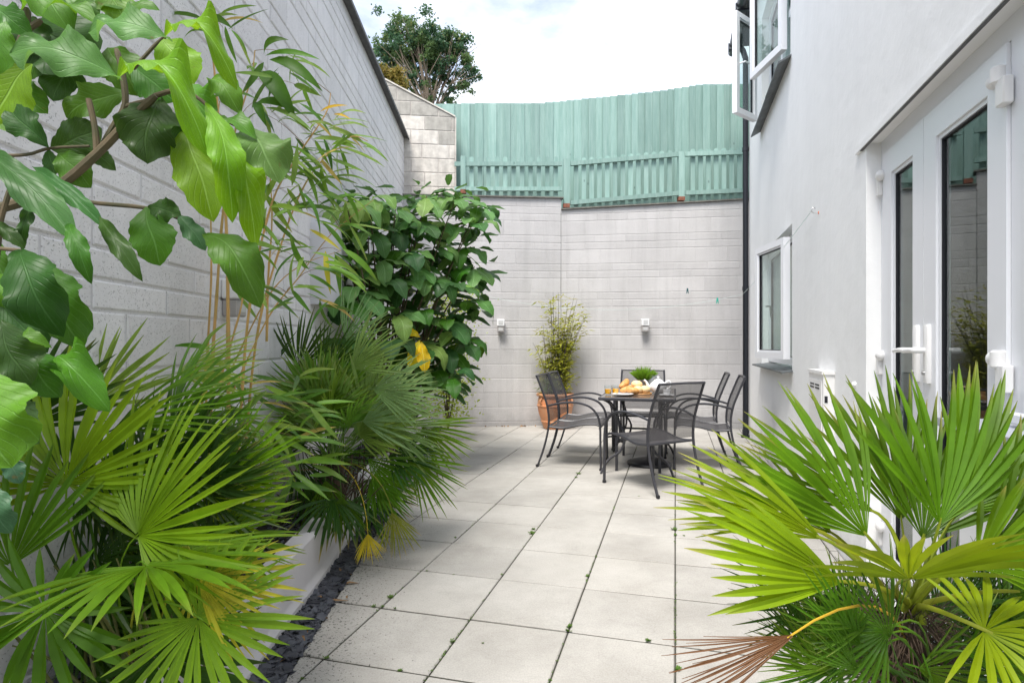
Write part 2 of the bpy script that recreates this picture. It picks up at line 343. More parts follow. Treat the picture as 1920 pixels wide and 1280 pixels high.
M['slate'] = mat('slate_sill', (0.13, 0.145, 0.15), 0.55, var=0.3, vscale=8, bump=0.003, bscale=25, stretch=(1, 1, 3))
M['black_pipe'] = mat('black_plastic_pipe', (0.012, 0.014, 0.02), 0.35)
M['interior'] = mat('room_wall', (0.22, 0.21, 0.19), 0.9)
M['curtain'] = mat('pale_curtain', (0.66, 0.72, 0.69), 0.9, var=0.15, vscale=14, stretch=(1, 1, 0.05))
M['roof'] = mat('roof_slates', (0.06, 0.065, 0.075), 0.7)
M['soil'] = world_coords(mat('dark_soil', (0.035, 0.028, 0.02), 0.95, var=0.6, vscale=25, bump=0.02, bscale=30))
M['ground'] = mat('earth', (0.12, 0.11, 0.09), 0.95, var=0.3, vscale=0.5)
M['joint'] = world_coords(mat('joint_grit', (0.05, 0.048, 0.035), 0.95, var=0.6, vscale=12, vcol=(0.02, 0.02, 0.015), bump=0.004, bscale=90))
add_dirt(M['raw_block'], .8, 1); add_dirt(M['raw_dark'], .8, 1)
M['slatechip'] = mat('slate_chippings', (0.075, 0.08, 0.095), 0.6, var=0.5, vscale=12, vcol=(0.02, 0.02, 0.028))
M['planter'] = world_coords(mat('painted_planter_render', (0.58, 0.56, 0.565), 0.8, var=0.12, vscale=3, bump=0.004, bscale=60, spec=0.2))
M['metal'] = mat('dark_grey_powder_coat', (0.035, 0.035, 0.042), 0.38, spec=0.5)
M['base'] = mat('black_parasol_base', (0.012, 0.012, 0.016), 0.4)
M['sling'] = sling_mat(.33); M['seat_sling'] = sling_mat(.10)
M['tabletop'] = mat('frosted_bronze_glass', (0.10, 0.085, 0.075), 0.12, var=0.3, vscale=40, spec=0.6)
M['terracotta'] = mat('terracotta', (0.50, 0.18, 0.07), 0.7, var=0.3, vscale=5, bump=0.003, bscale=20, vcol=(0.50, 0.28, 0.16))
M['blackcane'] = mat('black_bamboo_cane', (0.05, 0.035, 0.035), 0.5)
M['goldcane'] = world_coords(mat('golden_bamboo_cane', (0.52, 0.30, 0.10), 0.45, var=0.35, vscale=6, vcol=(0.36, 0.27, 0.08)))
M['twig'] = mat('bamboo_twig', (0.30, 0.19, 0.09), 0.6, var=0.4, vscale=8)
M['bark'] = world_coords(mat('shrub_bark', (0.11, 0.075, 0.04), 0.7, var=0.5, vscale=20, vcol=(0.045, 0.05, 0.018)))
M['treebark'] = mat('pale_tree_bark', (0.30, 0.24, 0.18), 0.9, var=0.4, vscale=3)
M['fibre'] = mat('palm_fibre', (0.085, 0.055, 0.035), 0.95, var=0.6, vscale=18, vcol=(0.035, 0.025, 0.02))
M['petiole'] = leaf_mat('palm_petiole', 0.45, 0.1)
M['palm'] = leaf_mat('palm_frond', 0.42, 0.36, spec=.25)
M['broad'] = leaf_mat('broad_leaf', 0.36, 0.34, veins=True, spec=0.35)
M['lance'] = leaf_mat('bamboo_leaf', 0.45, 0.35)
M['brown'] = mat('dry_leaf', (0.30, 0.17, 0.07), 0.8, var=0.4, vscale=20)
M['line'] = mat('clothes_line', (0.55, 0.66, 0.62), 0.5)
M['steel'] = mat('galvanised_steel', (0.5, 0.5, 0.5), 0.35, 0.8)
M['orange'] = mat('orange_plug', (0.8, 0.2, 0.08), 0.5)
M['teal_peg'] = mat('teal_peg', (0.03, 0.42, 0.32), 0.4)
M['dark_peg'] = mat('dark_green_peg', (0.02, 0.10, 0.11), 0.4)
M['lampwhite'] = mat('white_lamp_body', (0.8, 0.8, 0.8), 0.4)
M['lampgrey'] = mat('grey_lamp_body', (0.38, 0.36, 0.35), 0.4)
M['lampglass'] = mat('lamp_lens', (0.55, 0.55, 0.55), 0.1)
M['porcelain'] = mat('white_porcelain', (0.82, 0.82, 0.83), 0.12)
M['juice'] = mat('orange_juice', (0.90, 0.40, 0.0), 0.25)
M['bread'] = mat('bread_crust', (0.74, 0.50, 0.22), 0.7, var=0.35, vscale=22, vcol=(0.78, 0.60, 0.36), bump=0.004, bscale=40)
M['croissant'] = mat('croissant_crust', (0.68, 0.33, 0.10), 0.5, var=0.4, vscale=40, bump=0.004, bscale=60)
M['board'] = mat('wooden_board', (0.50, 0.26, 0.10), 0.5, var=0.3, vscale=9, stretch=(1, 8, 1))
M['zinc'] = mat('zinc_pot', (0.30, 0.29, 0.28), 0.45, 0.5, var=0.3, vscale=15)

def wood_mat():
    m = bpy.data.materials.new('teal_painted_timber'); m.use_nodes = True; t = m.node_tree; b = t.nodes['Principled BSDF']
    b.inputs['Roughness'].default_value = 0.75; b.inputs['Specular IOR Level'].default_value = 0.25
    geo = N(t, 'ShaderNodeNewGeometry'); mp = N(t, 'ShaderNodeMapping'); mp.inputs['Scale'].default_value = (14, 14, 1.1); L(t, geo.outputs['Position'], mp.inputs[0])
    n1 = N(t, 'ShaderNodeTexNoise', Scale=1.6, Detail=7.0, Roughness=0.7); L(t, mp.outputs[0], n1.inputs['Vector'])
    mr = N(t, 'ShaderNodeMapRange'); L(t, n1.outputs[0], mr.inputs[0]); mr.inputs['From Min'].default_value = .3; mr.inputs['From Max'].default_value = .72
    mc = N(t, 'ShaderNodeMix', data_type='RGBA'); L(t, mr.outputs[0], mc.inputs[0]); mc.inputs[6].default_value = (0.21, 0.345, 0.305, 1); mc.inputs[7].default_value = (0.335, 0.475, 0.43, 1)
    oi = N(t, 'ShaderNodeObjectInfo'); m2 = N(t, 'ShaderNodeMapRange'); L(t, oi.outputs['Random'], m2.inputs[0]); m2.inputs['To Min'].default_value = 0.80; m2.inputs['To Max'].default_value = 1.08
    hs = N(t, 'ShaderNodeHueSaturation'); L(t, m2.outputs[0], hs.inputs['Value']); L(t, mc.outputs[2], hs.inputs['Color'])
    # knots
    vo = N(t, 'ShaderNodeTexVoronoi', Scale=3.2); mk = N(t, 'ShaderNodeMapping'); mk.inputs['Scale'].default_value = (1.6, 1.6, 0.8); L(t, geo.outputs['Position'], mk.inputs[0]); L(t, mk.outputs[0], vo.inputs['Vector'])
    kr = N(t, 'ShaderNodeMapRange'); L(t, vo.outputs['Distance'], kr.inputs[0]); kr.inputs['From Min'].default_value = 0.03; kr.inputs['From Max'].default_value = 0.07; kr.inputs['To Min'].default_value = .55; kr.inputs['To Max'].default_value = 1
    mu = N(t, 'ShaderNodeMix', data_type='RGBA', blend_type='MULTIPLY'); mu.inputs[0].default_value = 1; L(t, hs.outputs[0], mu.inputs[6]); L(t, kr.outputs[0], mu.inputs[7]); L(t, mu.outputs[2], b.inputs['Base Color'])
    bp = N(t, 'ShaderNodeBump', Strength=0.5, Distance=0.004); L(t, n1.outputs[0], bp.inputs['Height']); L(t, bp.outputs[0], b.inputs['Normal'])
    return m
M['teal'] = wood_mat()
def slab_mat():
    m = bpy.data.materials.new('riven_concrete_slab'); m.use_nodes = True; t = m.node_tree; b = t.nodes['Principled BSDF']
    b.inputs['Roughness'].default_value = 0.8; b.inputs['Specular IOR Level'].default_value = 0.3
    geo = N(t, 'ShaderNodeNewGeometry'); pos = geo.outputs['Position']
    n1 = N(t, 'ShaderNodeTexNoise', Scale=2.2, Detail=8.0, Roughness=0.62); L(t, pos, n1.inputs['Vector'])
    mr = N(t, 'ShaderNodeMapRange'); L(t, n1.outputs[0], mr.inputs[0]); mr.inputs['From Min'].default_value = .32; mr.inputs['From Max'].default_value = .68
    mc = N(t, 'ShaderNodeMix', data_type='RGBA'); L(t, mr.outputs[0], mc.inputs[0]); mc.inputs[6].default_value = (0.36, 0.342, 0.312, 1); mc.inputs[7].default_value = (0.455, 0.437, 0.405, 1)
    oi = N(t, 'ShaderNodeObjectInfo'); m2 = N(t, 'ShaderNodeMapRange'); L(t, oi.outputs['Random'], m2.inputs[0]); m2.inputs['To Min'].default_value = 0.91; m2.inputs['To Max'].default_value = 1.04
    hs = N(t, 'ShaderNodeHueSaturation'); L(t, m2.outputs[0], hs.inputs['Value']); L(t, mc.outputs[2], hs.inputs['Color'])
    # grain specks
    n4 = N(t, 'ShaderNodeTexNoise', Scale=160.0, Detail=2.0); L(t, pos, n4.inputs['Vector'])
    g4 = N(t, 'ShaderNodeMapRange'); L(t, n4.outputs[0], g4.inputs[0]); g4.inputs['From Min'].default_value = .3; g4.inputs['From Max'].default_value = .7; g4.inputs['To Min'].default_value = .88; g4.inputs['To Max'].default_value = 1.08
    # dirt specks near the bed (x + .03y small)
    sp = N(t, 'ShaderNodeSeparateXYZ'); L(t, pos, sp.inputs[0])
    ed = N(t, 'ShaderNodeMath', operation='MULTIPLY_ADD'); L(t, sp.outputs[1], ed.inputs[0]); ed.inputs[1].default_value = 0.0295; L(t, sp.outputs[0], ed.inputs[2])
    er = N(t, 'ShaderNodeMapRange'); L(t, ed.outputs[0], er.inputs[0]); er.inputs['From Min'].default_value = -0.76; er.inputs['From Max'].default_value = -0.15; er.inputs['To Min'].default_value = 0.17; er.inputs['To Max'].default_value = 0.0
    n5 = N(t, 'ShaderNodeTexNoise', Scale=75.0, Detail=3.0, Roughness=.7); L(t, pos, n5.inputs['Vector'])
    a5 = N(t, 'ShaderNodeMath', operation='ADD'); L(t, n5.outputs[0], a5.inputs[0]); L(t, er.outputs[0], a5.inputs[1])
    d5 = N(t, 'ShaderNodeMapRange'); L(t, a5.outputs[0], d5.inputs[0]); d5.inputs['From Min'].default_value = 0.72; d5.inputs['From Max'].default_value = 0.76; d5.inputs['To Min'].default_value = 1; d5.inputs['To Max'].default_value = .25
    # riven veins
    nv = N(t, 'ShaderNodeTexNoise', Scale=2.0, Detail=2.0, Distortion=1.5)
    mpv = N(t, 'ShaderNodeMapping'); mpv.inputs['Scale'].default_value = (1, 2.5, 1); L(t, pos, mpv.inputs[0])
    va = N(t, 'ShaderNodeVectorMath', operation='ADD'); L(t, mpv.outputs[0], va.inputs[0])
    cx = N(t, 'ShaderNodeCombineXYZ'); mo = N(t, 'ShaderNodeMath', operation='MULTIPLY'); L(t, oi.outputs['Random'], mo.inputs[0]); mo.inputs[1].default_value = 37; L(t, mo.outputs[0], cx.inputs[2]); L(t, cx.outputs[0], va.inputs[1]); L(t, va.outputs[0], nv.inputs['Vector'])
    s5 = N(t, 'ShaderNodeMath', operation='SUBTRACT'); L(t, nv.outputs[0], s5.inputs[0]); s5.inputs[1].default_value = .5
    ab = N(t, 'ShaderNodeMath', operation='ABSOLUTE'); L(t, s5.outputs[0], ab.inputs[0])
    vr = N(t, 'ShaderNodeMapRange'); L(t, ab.outputs[0], vr.inputs[0]); vr.inputs['From Min'].default_value = 0.0; vr.inputs['From Max'].default_value = 0.012; vr.inputs['To Min'].default_value = .93; vr.inputs['To Max'].default_value = 1
    cur = hs.outputs[0]
    ns = N(t, 'ShaderNodeTexNoise', Scale=0.9, Detail=9.0, Roughness=0.7); L(t, pos, ns.inputs['Vector'])
    sr = N(t, 'ShaderNodeMapRange'); L(t, ns.outputs[0], sr.inputs[0]); sr.inputs['From Min'].default_value = .36; sr.inputs['From Max'].default_value = .52; sr.inputs['To Min'].default_value = .86; sr.inputs['To Max'].default_value = 1
    for k in (g4, d5, vr, sr):
        mu = N(t, 'ShaderNodeMix', data_type='RGBA', blend_type='MULTIPLY'); mu.inputs[0].default_value = 1; L(t, cur, mu.inputs[6]); L(t, k.outputs[0], mu.inputs[7]); cur = mu.outputs[2]
    L(t, cur, b.inputs['Base Color'])
    bp = N(t, 'ShaderNodeBump', Strength=0.6, Distance=0.004); L(t, n1.outputs[0], bp.inputs['Height'])
    b2 = N(t, 'ShaderNodeBump', Strength=0.4, Distance=0.0015); L(t, n4.outputs[0], b2.inputs['Height']); L(t, bp.outputs[0], b2.inputs['Normal']); L(t, b2.outputs[0], b.inputs['Normal'])
    return m
M['slab'] = slab_mat()

# ================================================================== SETTING
g = MB(); g.add([(-400, -400, -0.09), (400, -400, -0.09), (400, 900, -0.09), (-400, 900, -0.09)], [(0, 1, 2, 3)])
tag(g.build('ground', M['ground']), kind='structure')
patio = empty('patio', (0, 0, 0), kind='structure')
g = MB(); g.box((1.6, 4.6, -0.0465), (5.4, 13.0, 0.08)); g.build('joint_bed', M['joint'], patio)

def clip(poly, nx, ny, c):            # keep nx*x+ny*y >= c
    out = []
    for i in range(len(poly)):
        a, b = poly[i], poly[(i+1) % len(poly)]
        da, db = nx*a[0]+ny*a[1]-c, nx*b[0]+ny*b[1]-c
        if da >= 0: out.append(a)
        if da*db < 0:
            u = da/(da-db); out.append((a[0]+(b[0]-a[0])*u, a[1]+(b[1]-a[1])*u))
    return out
def inset(poly, d):
    n = len(poly); out = []
    for i in range(n):
        p0, p1, p2 = Vector(poly[i-1]), Vector(poly[i]), Vector(poly[(i+1) % n])
        e1 = (p1-p0); e2 = (p2-p1)
        if e1.length < 1e-6 or e2.length < 1e-6: out.append(tuple(p1)); continue
        e1.normalize(); e2.normalize()
        n1 = Vector((-e1.y, e1.x)); n2 = Vector((-e2.y, e2.x)); b = n1+n2
        if b.length < 0.2: out.append(tuple(p1)); continue
        b.normalize(); out.append(tuple(p1 + b*(d/max(0.3, b.dot(n1)))))
    return out
def chamfer_prism(poly, d_in, z0, z1, zc):   # poly CCW; side walls z0..z1, chamfered to zc
    n = len(poly); m = MB(); ins = inset(poly, d_in)
    m.add([(p[0], p[1], z0) for p in poly] + [(p[0], p[1], z1) for p in poly] + [(p[0], p[1], zc) for p in ins],
          [(i, (i+1) % n, n+(i+1) % n, n+i) for i in range(n)] + [(n+i, n+(i+1) % n, 2*n+(i+1) % n, 2*n+i) for i in range(n)] + [tuple(2*n+i for i in range(n))])
    return m
DS, DT, T0 = 0.438, 0.463, 2.503
full_slab = None; nsl = 0
gap = 0.0032
EDGE = -0.756
for i in range(-9, 8):
    for j in range(-4, 17):
        s0, s1 = i*DS, (i+1)*DS; t0, t1 = T0+j*DT, T0+(j+1)*DT
        if s0 >= 0.9 and t0 < 8.0: continue
        sc, tcn = (s0+s1)/2, (t0+t1)/2; c = G(sc, tcn)
        if c.y < 0.9 or c.x > 4.2 or c.y > 9.9: continue
        px = 960+F*c.x/c.y
        if px > 2050 or px < -100: continue
        poly = [(s0+gap, t0+gap*2.0), (s1-gap, t0+gap*2.0), (s1-gap, t1-gap*2.0), (s0+gap, t1-gap*2.0)]
        if s1 > 0.93 and t1 < 8.35: poly = [(min(a, 0.922), b) for a, b in poly]
        poly = [tuple(G(a, b))[:2] for a, b in poly]
        was = len(poly)
        poly2 = clip(poly, 1, 0.0295, EDGE)
        if len(poly2) < 3: continue
        ar = 0.5*abs(sum(poly2[k][0]*poly2[(k+1) % len(poly2)][1]-poly2[(k+1) % len(poly2)][0]*poly2[k][1] for k in range(len(poly2))))
        if ar < 0.003: continue
        lz = random.uniform(-0.0015, 0.0015); tl = (random.uniform(-.003, .003), random.uniform(-.003, .003), 0)
        pl = [(p[0]-c.x, p[1]-c.y) for p in poly2]
        o = put('slab', chamfer_prism(pl, 0.004, -0.035, -0.004, 0.0).mesh('slab', M['slab']), patio, loc=(c.x, c.y, lz), rot=tl)
        nsl += 1
print('slabs', nsl)

# ---- walls of blocks
LEV = [1.33 - 0.21*k for k in range(6, -1, -1)]
zz = 1.33; k = 0
while zz < 5.4:
    zz += (0.105, 0.105, 0.212)[k % 3]; LEV.append(zz); k += 1
LEV = [-0.05] + LEV
def block_mesh(pts, mt, proud, ins=0.006):
    """pts: polygon (x,z) CCW seen from the front; front faces local -Y"""
    n = len(pts); i2 = inset(pts, ins)
    m = MB(); m.add([(p[0], 0.0, p[1]) for p in pts] + [(p[0], -proud*0.35, p[1]) for p in pts] + [(p[0], -proud, p[1]) for p in i2],
        [(i, (i+1) % n, n+(i+1) % n, n+i) for i in range(n)] + [(n+i, n+(i+1) % n, 2*n+(i+1) % n, 2*n+i) for i in range(n)] + [tuple(2*n+i for i in range(n))])
    return m.mesh('block', mt)
def block_wall(name, label, p0, p1, topf, matb, matm, levels=LEV, BL=0.448, proud=0.007, jt=0.009, off=0.0, thick=0.22, zmin=-0.05, keep=None, altmat=None, bs=None, sub=True, cat='wall'):
    p0 = Vector(p0); p1 = Vector(p1); d = (p1-p0); length = d.length; rz = math.atan2(d.y, d.x)
    root = empty(name, (p0.x, p0.y, 0), label, cat, rz=rz)
    xs = [length*k/12 for k in range(13)]
    m = MB(); n = len(xs)
    m.add([(x, 0, zmin) for x in xs]+[(x, 0, topf(x)-0.004) for x in xs]+[(x, thick, zmin) for x in xs]+[(x, thick, topf(x)-0.004) for x in xs],
        [(i, i+1, n+i+1, n+i) for i in range(n-1)]+[(2*n+i+1, 2*n+i, 3*n+i, 3*n+i+1) for i in range(n-1)]+[(n+i, n+i+1, 3*n+i+1, 3*n+i) for i in range(n-1)]+[(0, n, 3*n, 2*n), (n-1, 3*n-1, 4*n-1, 2*n-1)])
    m.build('mortar', matm, root, local=True)
    cand = []; cache = {}
    for r in range(len(levels)-1):
        z0, z1 = levels[r], levels[r+1]
        if z1 <= zmin+.01: continue
        o = off + (BL/2 if r % 2 else 0) + random.choice((0, 0.0, 0.05, -0.04))
        x = -BL*2 + o
        while x < length:
            a, b = max(0, x), min(length, x+BL); x += BL
            if b-a < 0.04: continue
            mid = (a+b)/2
            ta, tb = topf(a), topf(b)
            if min(ta, tb) <= z0+0.02 and max(ta, tb) <= z0+0.03: continue
            j = jt/2
            if min(ta, tb) >= z1: pts = [(a+j, z0+j), (b-j, z0+j), (b-j, z1-j), (a+j, z1-j)]
            else:
                pts = [(a+j, z0+j), (b-j, z0+j), (b-j, z1-j), (a+j, z1-j)]
                if b-a < 0.06: continue
                # clip under the top line
                sl = (tb-ta)/(b-a); pts = clip(pts, sl, -1, -(ta-sl*a)+0.003)
                if len(pts) < 3: continue
            w = p0 + d*(mid/length)
            if keep and not keep(w, (z0+z1)/2): continue
            dist = (w.xy.length**2+((z0+z1)/2-CH)**2)**.5
            cand.append((dist/((z1-z0)**.5*(b-a)**.5), a, z0, pts, b))
    cand.sort(key=lambda c: c[0])
    rest = MB()
    for q, (dd, a, z0, pts, b) in enumerate(cand):
        pr = proud*random.uniform(0.75, 1.2)
        if q < 298:
            full = len(pts) == 4
            pl = [(p[0]-a, p[1]-z0) for p in pts]
            key = tuple((round(p[0], 3), round(p[1], 3)) for p in pl)+(q % 5,)
            if key not in cache: cache[key] = block_mesh(pl, (altmat(a, z0) if altmat else matb), pr)
            me = cache[key]
            if altmat: me = block_mesh(pl, altmat(a, z0), pr)
            ob = put('block', me, root, loc=(a, 0, z0))
        else:
            i2 = inset(pts, 0.006); n = len(pts)
            rest.add([(p[0], 0.0, p[1]) for p in pts]+[(p[0], -pr*.35, p[1]) for p in pts]+[(p[0], -pr, p[1]) for p in i2],
                [(i, (i+1) % n, n+(i+1) % n, n+i) for i in range(n)]+[(n+i, n+(i+1) % n, 2*n+(i+1) % n, 2*n+i) for i in range(n)]+[tuple(2*n+i for i in range(n))])
    if rest.v: tag(rest.build('far_blocks', matb, root, local=True), kind='stuff')
    return root, length
# left wall: from near the camera to the back corner; front faces +X side -> walk from far to near? keep front = local -Y
BC0 = P(752, 800, 8.62); BC1 = P(1052, 797, 8.87); BC2 = P(1420, 803, 8.47)
BC2 = BC1 + (BC2-BC1)*1.55
ztop_l = CH+3.0
lw_far = Vector((LX(LW, 8.75), 8.75, 0)); lw_near = Vector((LX(LW, 0.4), 0.4, 0))
# local x from near->far gives local -Y pointing to +X (right) : direction +Y rotated -90 = +X
left_wall, ll = block_wall('boundary_wall', 'tall white painted block wall along the left side behind the palms and bamboo', lw_near, lw_far, lambda x: ztop_l, M['block_left'], M['mortar_l'], proud=0.007, jt=0.011)
m = MB(); m.box((ll/2, 0.08, ztop_l+0.02), (ll+.02, 0.30, 0.04)); m.box((ll/2, -0.078, ztop_l-0.012), (ll+.02, 0.012, 0.03)); m.build('coping', M['coping'], left_wall, local=True)
hz = CH + 2.13
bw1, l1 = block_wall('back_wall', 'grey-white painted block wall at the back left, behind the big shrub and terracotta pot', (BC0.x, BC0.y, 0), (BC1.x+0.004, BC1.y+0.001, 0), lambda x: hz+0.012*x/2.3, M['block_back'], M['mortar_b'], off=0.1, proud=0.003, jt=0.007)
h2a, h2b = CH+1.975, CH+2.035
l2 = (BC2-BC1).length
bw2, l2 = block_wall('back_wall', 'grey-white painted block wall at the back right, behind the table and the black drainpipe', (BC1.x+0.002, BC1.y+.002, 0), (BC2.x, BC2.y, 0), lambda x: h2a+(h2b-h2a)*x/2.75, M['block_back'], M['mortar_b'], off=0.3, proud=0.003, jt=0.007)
for rt, ln, ha, hb, ext in ((bw1, l1, hz, hz+0.012, 0.03), (bw2, l2, h2a, h2a+(h2b-h2a)*l2/2.75, 0.0)):
    m = MB(); m.hexa([(-.0, -0.035, ha), (ln+ext, -0.035, hb), (ln+ext, 0.22, hb), (0, 0.22, ha), (0, -0.035, ha+0.018), (ln+ext, -0.035, hb+0.018), (ln+ext, 0.22, hb+0.018), (0, 0.22, ha+0.018)])
    m.build('steel_angle', M['angle'], rt, local=True)
m = MB(); m.box((-.004, -.0045, 2.15), (.006, .002, 2.0)); m.build('movement_joint', M['coping'], bw2, local=True)
# gable of unpainted blocks on top of the back wall
def lineD(px):      # back wall depth along a photo column
    if px <= 1052: return 8.62+(8.87-8.62)*(px-752)/300
    return 8.87+(8.47-8.87)*(px-1052)/368
ga = P(640, 365, 8.60); gb = P(853, 365, 8.78); gl = (gb.xy-ga.xy).length
zR = CH+(643-218)/F*8.78; zL = CH+(643-143)/F*8.66
xa = (P(712, 0, 8.66).xy-ga.xy).length
def gtop(x): return min(5.6, zR+(zL-zR)*(gl-x)/(gl-xa))
glev = [zR-0.207*k for k in range(8, -1, -1)]; glev = [z for z in glev if z > hz-0.1] + [zR+0.207*k for k in range(1, 6)]
glev[0] = hz+0.03
def alt(a, z0):
    return M['raw_dark'] if (z0 > gtop(a+.3)-0.42) else M['raw_block']
gable, _ = block_wall('gable_wall', 'unpainted concrete block wall with sloping top left of the green fence', (ga.x, ga.y+.05, 0), (gb.x, gb.y+.05, 0), gtop, M['raw_block'], M['raw_mortar'], levels=glev, BL=0.40, proud=0.006, jt=0.012, off=0.18, thick=0.1, zmin=hz+0.02, altmat=alt)
m = MB(); y0 = -0.02
m.hexa([(xa-1.0, y0, gtop(xa-1.0)+.001), (gl, y0, gtop(gl)+.001), (gl, .14, gtop(gl)+.001), (xa-1.0, .14, gtop(xa-1.0)+.001), (xa-1.0, y0, gtop(xa-1)+.022), (gl, y0, gtop(gl)+.022), (gl, .14, gtop(gl)+.022), (xa-1.0, .14, gtop(xa-1)+.022)])
m.hexa([(gl+.001, -0.012, hz+.03), (gl+.014, -0.012, hz+.03), (gl+.014, .1, hz+.03), (gl+.001, .1, hz+.03), (gl+.001, -0.012, gtop(gl)), (gl+.014, -0.012, gtop(gl)), (gl+.014, .1, gtop(gl)), (gl+.001, .1, gtop(gl))])
m.build('mortar_capping', M['raw_block'], gable, local=True)

# ---- green fences
def lerp_tab(tab, x):
    for (x0, y0), (x1, y1) in zip(tab, tab[1:]):
        if x <= x1: return y0+(y1-y0)*(x-x0)/(x1-x0)
    return tab[-1][1]
topt = [(700, 197), (820, 195), (900, 193), (1015, 193.5), (1060, 189), (1150, 180), (1250, 169), (1312, 158.5), (1500, 155)]
tall = empty('tall_fence', P(1100, 380, 9.35)*1.0, 'tall close-boarded sea green fence rising behind the lower picket fence', 'fence')
tall.location.z = 2.9; ORG[tall.name] = tall.location.copy()
px = 785; k = 0
while px < 1500:
    w = random.uniform(11.5, 14.5); D = lineD(px)+0.42 + (0.012 if k % 2 else 0)
    a = P(px, 0, D); b = P(px+w+1.6, 0, D+0.012); up = CH+(643-lerp_tab(topt, px+w/2)+random.uniform(-.5, .5))/F*D
    z0 = 2.9; nb = Vector((0.0, 0.02, 0))
    m = MB(); m.hexa([(a.x, a.y, z0), (b.x, b.y, z0), (b.x, b.y+.012, z0), (a.x, a.y+.022, z0), (a.x, a.y, up), (b.x, b.y, up), (b.x, b.y+.012, up), (a.x, a.y+.022, up)])
    m.build('board', M['teal'], tall); px += w; k += 1
for zf in (3.3, 4.5):
    m = MB(); pts = [P(q, 0, lineD(q)+0.49) for q in (785, 1052, 1500)]
    for a, b in zip(pts, pts[1:]): m.hexa([(a.x, a.y, zf), (b.x-.001, b.y, zf), (b.x-.001, b.y+.04, zf), (a.x, a.y+.04, zf), (a.x, a.y, zf+.08), (b.x-.001, b.y, zf+.08), (b.x-.001, b.y+.04, zf+.08), (a.x, a.y+.04, zf+.08)])
    m.build('back_rail', M['teal'], tall)
low = empty('picket_fence', P(1100, 380, 9.0), 'low sea green picket fence bolted on top of the back wall', 'fence')
def pbox(px0, px1, ya, yb, yc, yd, doff, th, name, parent, mt, arch=False):
    """board between photo columns px0..px1; ya/yb bottom rows at each end, yc/yd top rows; doff behind wall line"""
    D0, D1 = lineD(px0)+doff, lineD(px1)+doff
    a0, b0, a1, b1 = P(px0, ya, D0), P(px1, yb, D1), P(px0, yc, D0), P(px1, yd, D1)
    o = Vector((0, th, 0)); m = MB()
    if arch:
        mid = (a1+b1)/2; r = (b1-a1).length/2; top = []
        for q in range(7):
            an = math.pi*q/6; top.append(mid+(b1-a1).normalized()*r*math.cos(an)+Vector((0, 0, 1))*r*0.8*math.sin(an))
        ring = [a0, b0]+top; n = len(ring)
        m.add(ring+[p+o for p in ring], [tuple(range(n)), tuple(range(2*n-1, n-1, -1))]+[(i, n+i, n+(i+1) % n, (i+1) % n) for i in range(n)])
    else: m.hexa([a0, b0, b0+o, a0+o, a1, b1, b1+o, a1+o])
    return m.build(name, mt, parent)
tr = [(852, 299), (1050, 299.5)]; br = [(852, 352.5), (1050, 352.5)]
tr2 = [(1050, 303), (1068, 301.5), (1272, 284), (1500, 276)]; br2 = [(1050, 378), (1068, 377), (1272, 359), (1500, 349)]
wl = [(757, 366), (1054, 373)]; wl2 = [(1055, 392), (1395, 374), (1500, 368.5)]
px = 880
while px < 1046:
    pbox(px, px+8.2, 366.5, 366.5, 297, 297, 0.085, .018, 'picket', low, M['teal'], True); px += 15.8
px = 1076
while px < 1500:
    if not (1268 < px+4 < 1288):
        pbox(px, px+8.4, lerp_tab(wl2, px)-3, lerp_tab(wl2, px)-3.5, lerp_tab(tr2, px)-.5, lerp_tab(tr2, px)-1, 0.085, .018, 'picket', low, M['teal'], True)
    px += 14.6
pbox(852, 1054, 311, 310.5, 303, 303, 0.035, .045, 'rail', low, M['teal']); pbox(852, 1054, 357.5, 357.5, 350, 350, 0.035, .045, 'rail', low, M['teal'])
for a, b in ((1070, 1272.5), (1284.5, 1500)):
    pbox(a, b, lerp_tab(tr2, a)+9, lerp_tab(tr2, b)+9, lerp_tab(tr2, a)+1, lerp_tab(tr2, b)+1, 0.035, .045, 'rail', low, M['teal'])
    pbox(a, b, lerp_tab(br2, a)+7, lerp_tab(br2, b)+7, lerp_tab(br2, a)-1, lerp_tab(br2, b)-1, 0.035, .045, 'rail', low, M['teal'])
for a, w, y0, y1 in ((863.5, 9.5, 362, 292), (1056.5, 11.5, 388.5, 297), (1273, 11, 375.5, 284)):
    po = pbox(a, a+w, y0-7, y0-7, y1, y1, 0.02, .08, 'post', low, M['teal'])
    pbox(a-.5, a+w+.5, y0, y0, y0-7.2, y0-7.2, 0.015, .09, 'post_bracket', po, M['rust'])

# ---- planter along the left wall
y0, y1 = 0.9, 8.66
def strip(a0, a1, z0, z1, y0=y0, y1=y1):
    return [(LX(a0, y0), y0, z0), (LX(a1, y0), y0, z0), (LX(a1, y1), y1, z0), (LX(a0, y1), y1, z0), (LX(a0, y0), y0, z1), (LX(a1, y0), y0, z1), (LX(a1, y1), y1, z1), (LX(a0, y1), y1, z1)]
planter = empty('planter', (LX(-.97, 4), 4, 0), 'long low pale rendered planter wall between the slate chippings and the left wall', 'planter')
m = MB(); PW = 40
prof = [(-1.02, -.05), (-1.02, .245), (-1.005, .258), (-.935, .258), (-.918, .243), (-.913, .06), (-.905, .045), (-.885, .03), (-.875, -.03)]
vs = []
for q in range(PW+1):
    y = y0+(y1-y0)*q/PW; wob = 0.005*math.sin(q*1.3)+random.uniform(-.002, .002)
    for a, z in prof: vs.append((LX(a, y)+wob*(1 if a > -.95 else .3), y, z+(random.uniform(-.002, .002) if z > .2 else 0)))
n = len(prof); m.add(vs, [(q*n+k, (q+1)*n+k, (q+1)*n+k+1, q*n+k+1) for q in range(PW) for k in range(n-1)]); m.build('kerb_wall', M['planter'], planter, smooth=1)
m = MB(); vs = []; W = 6
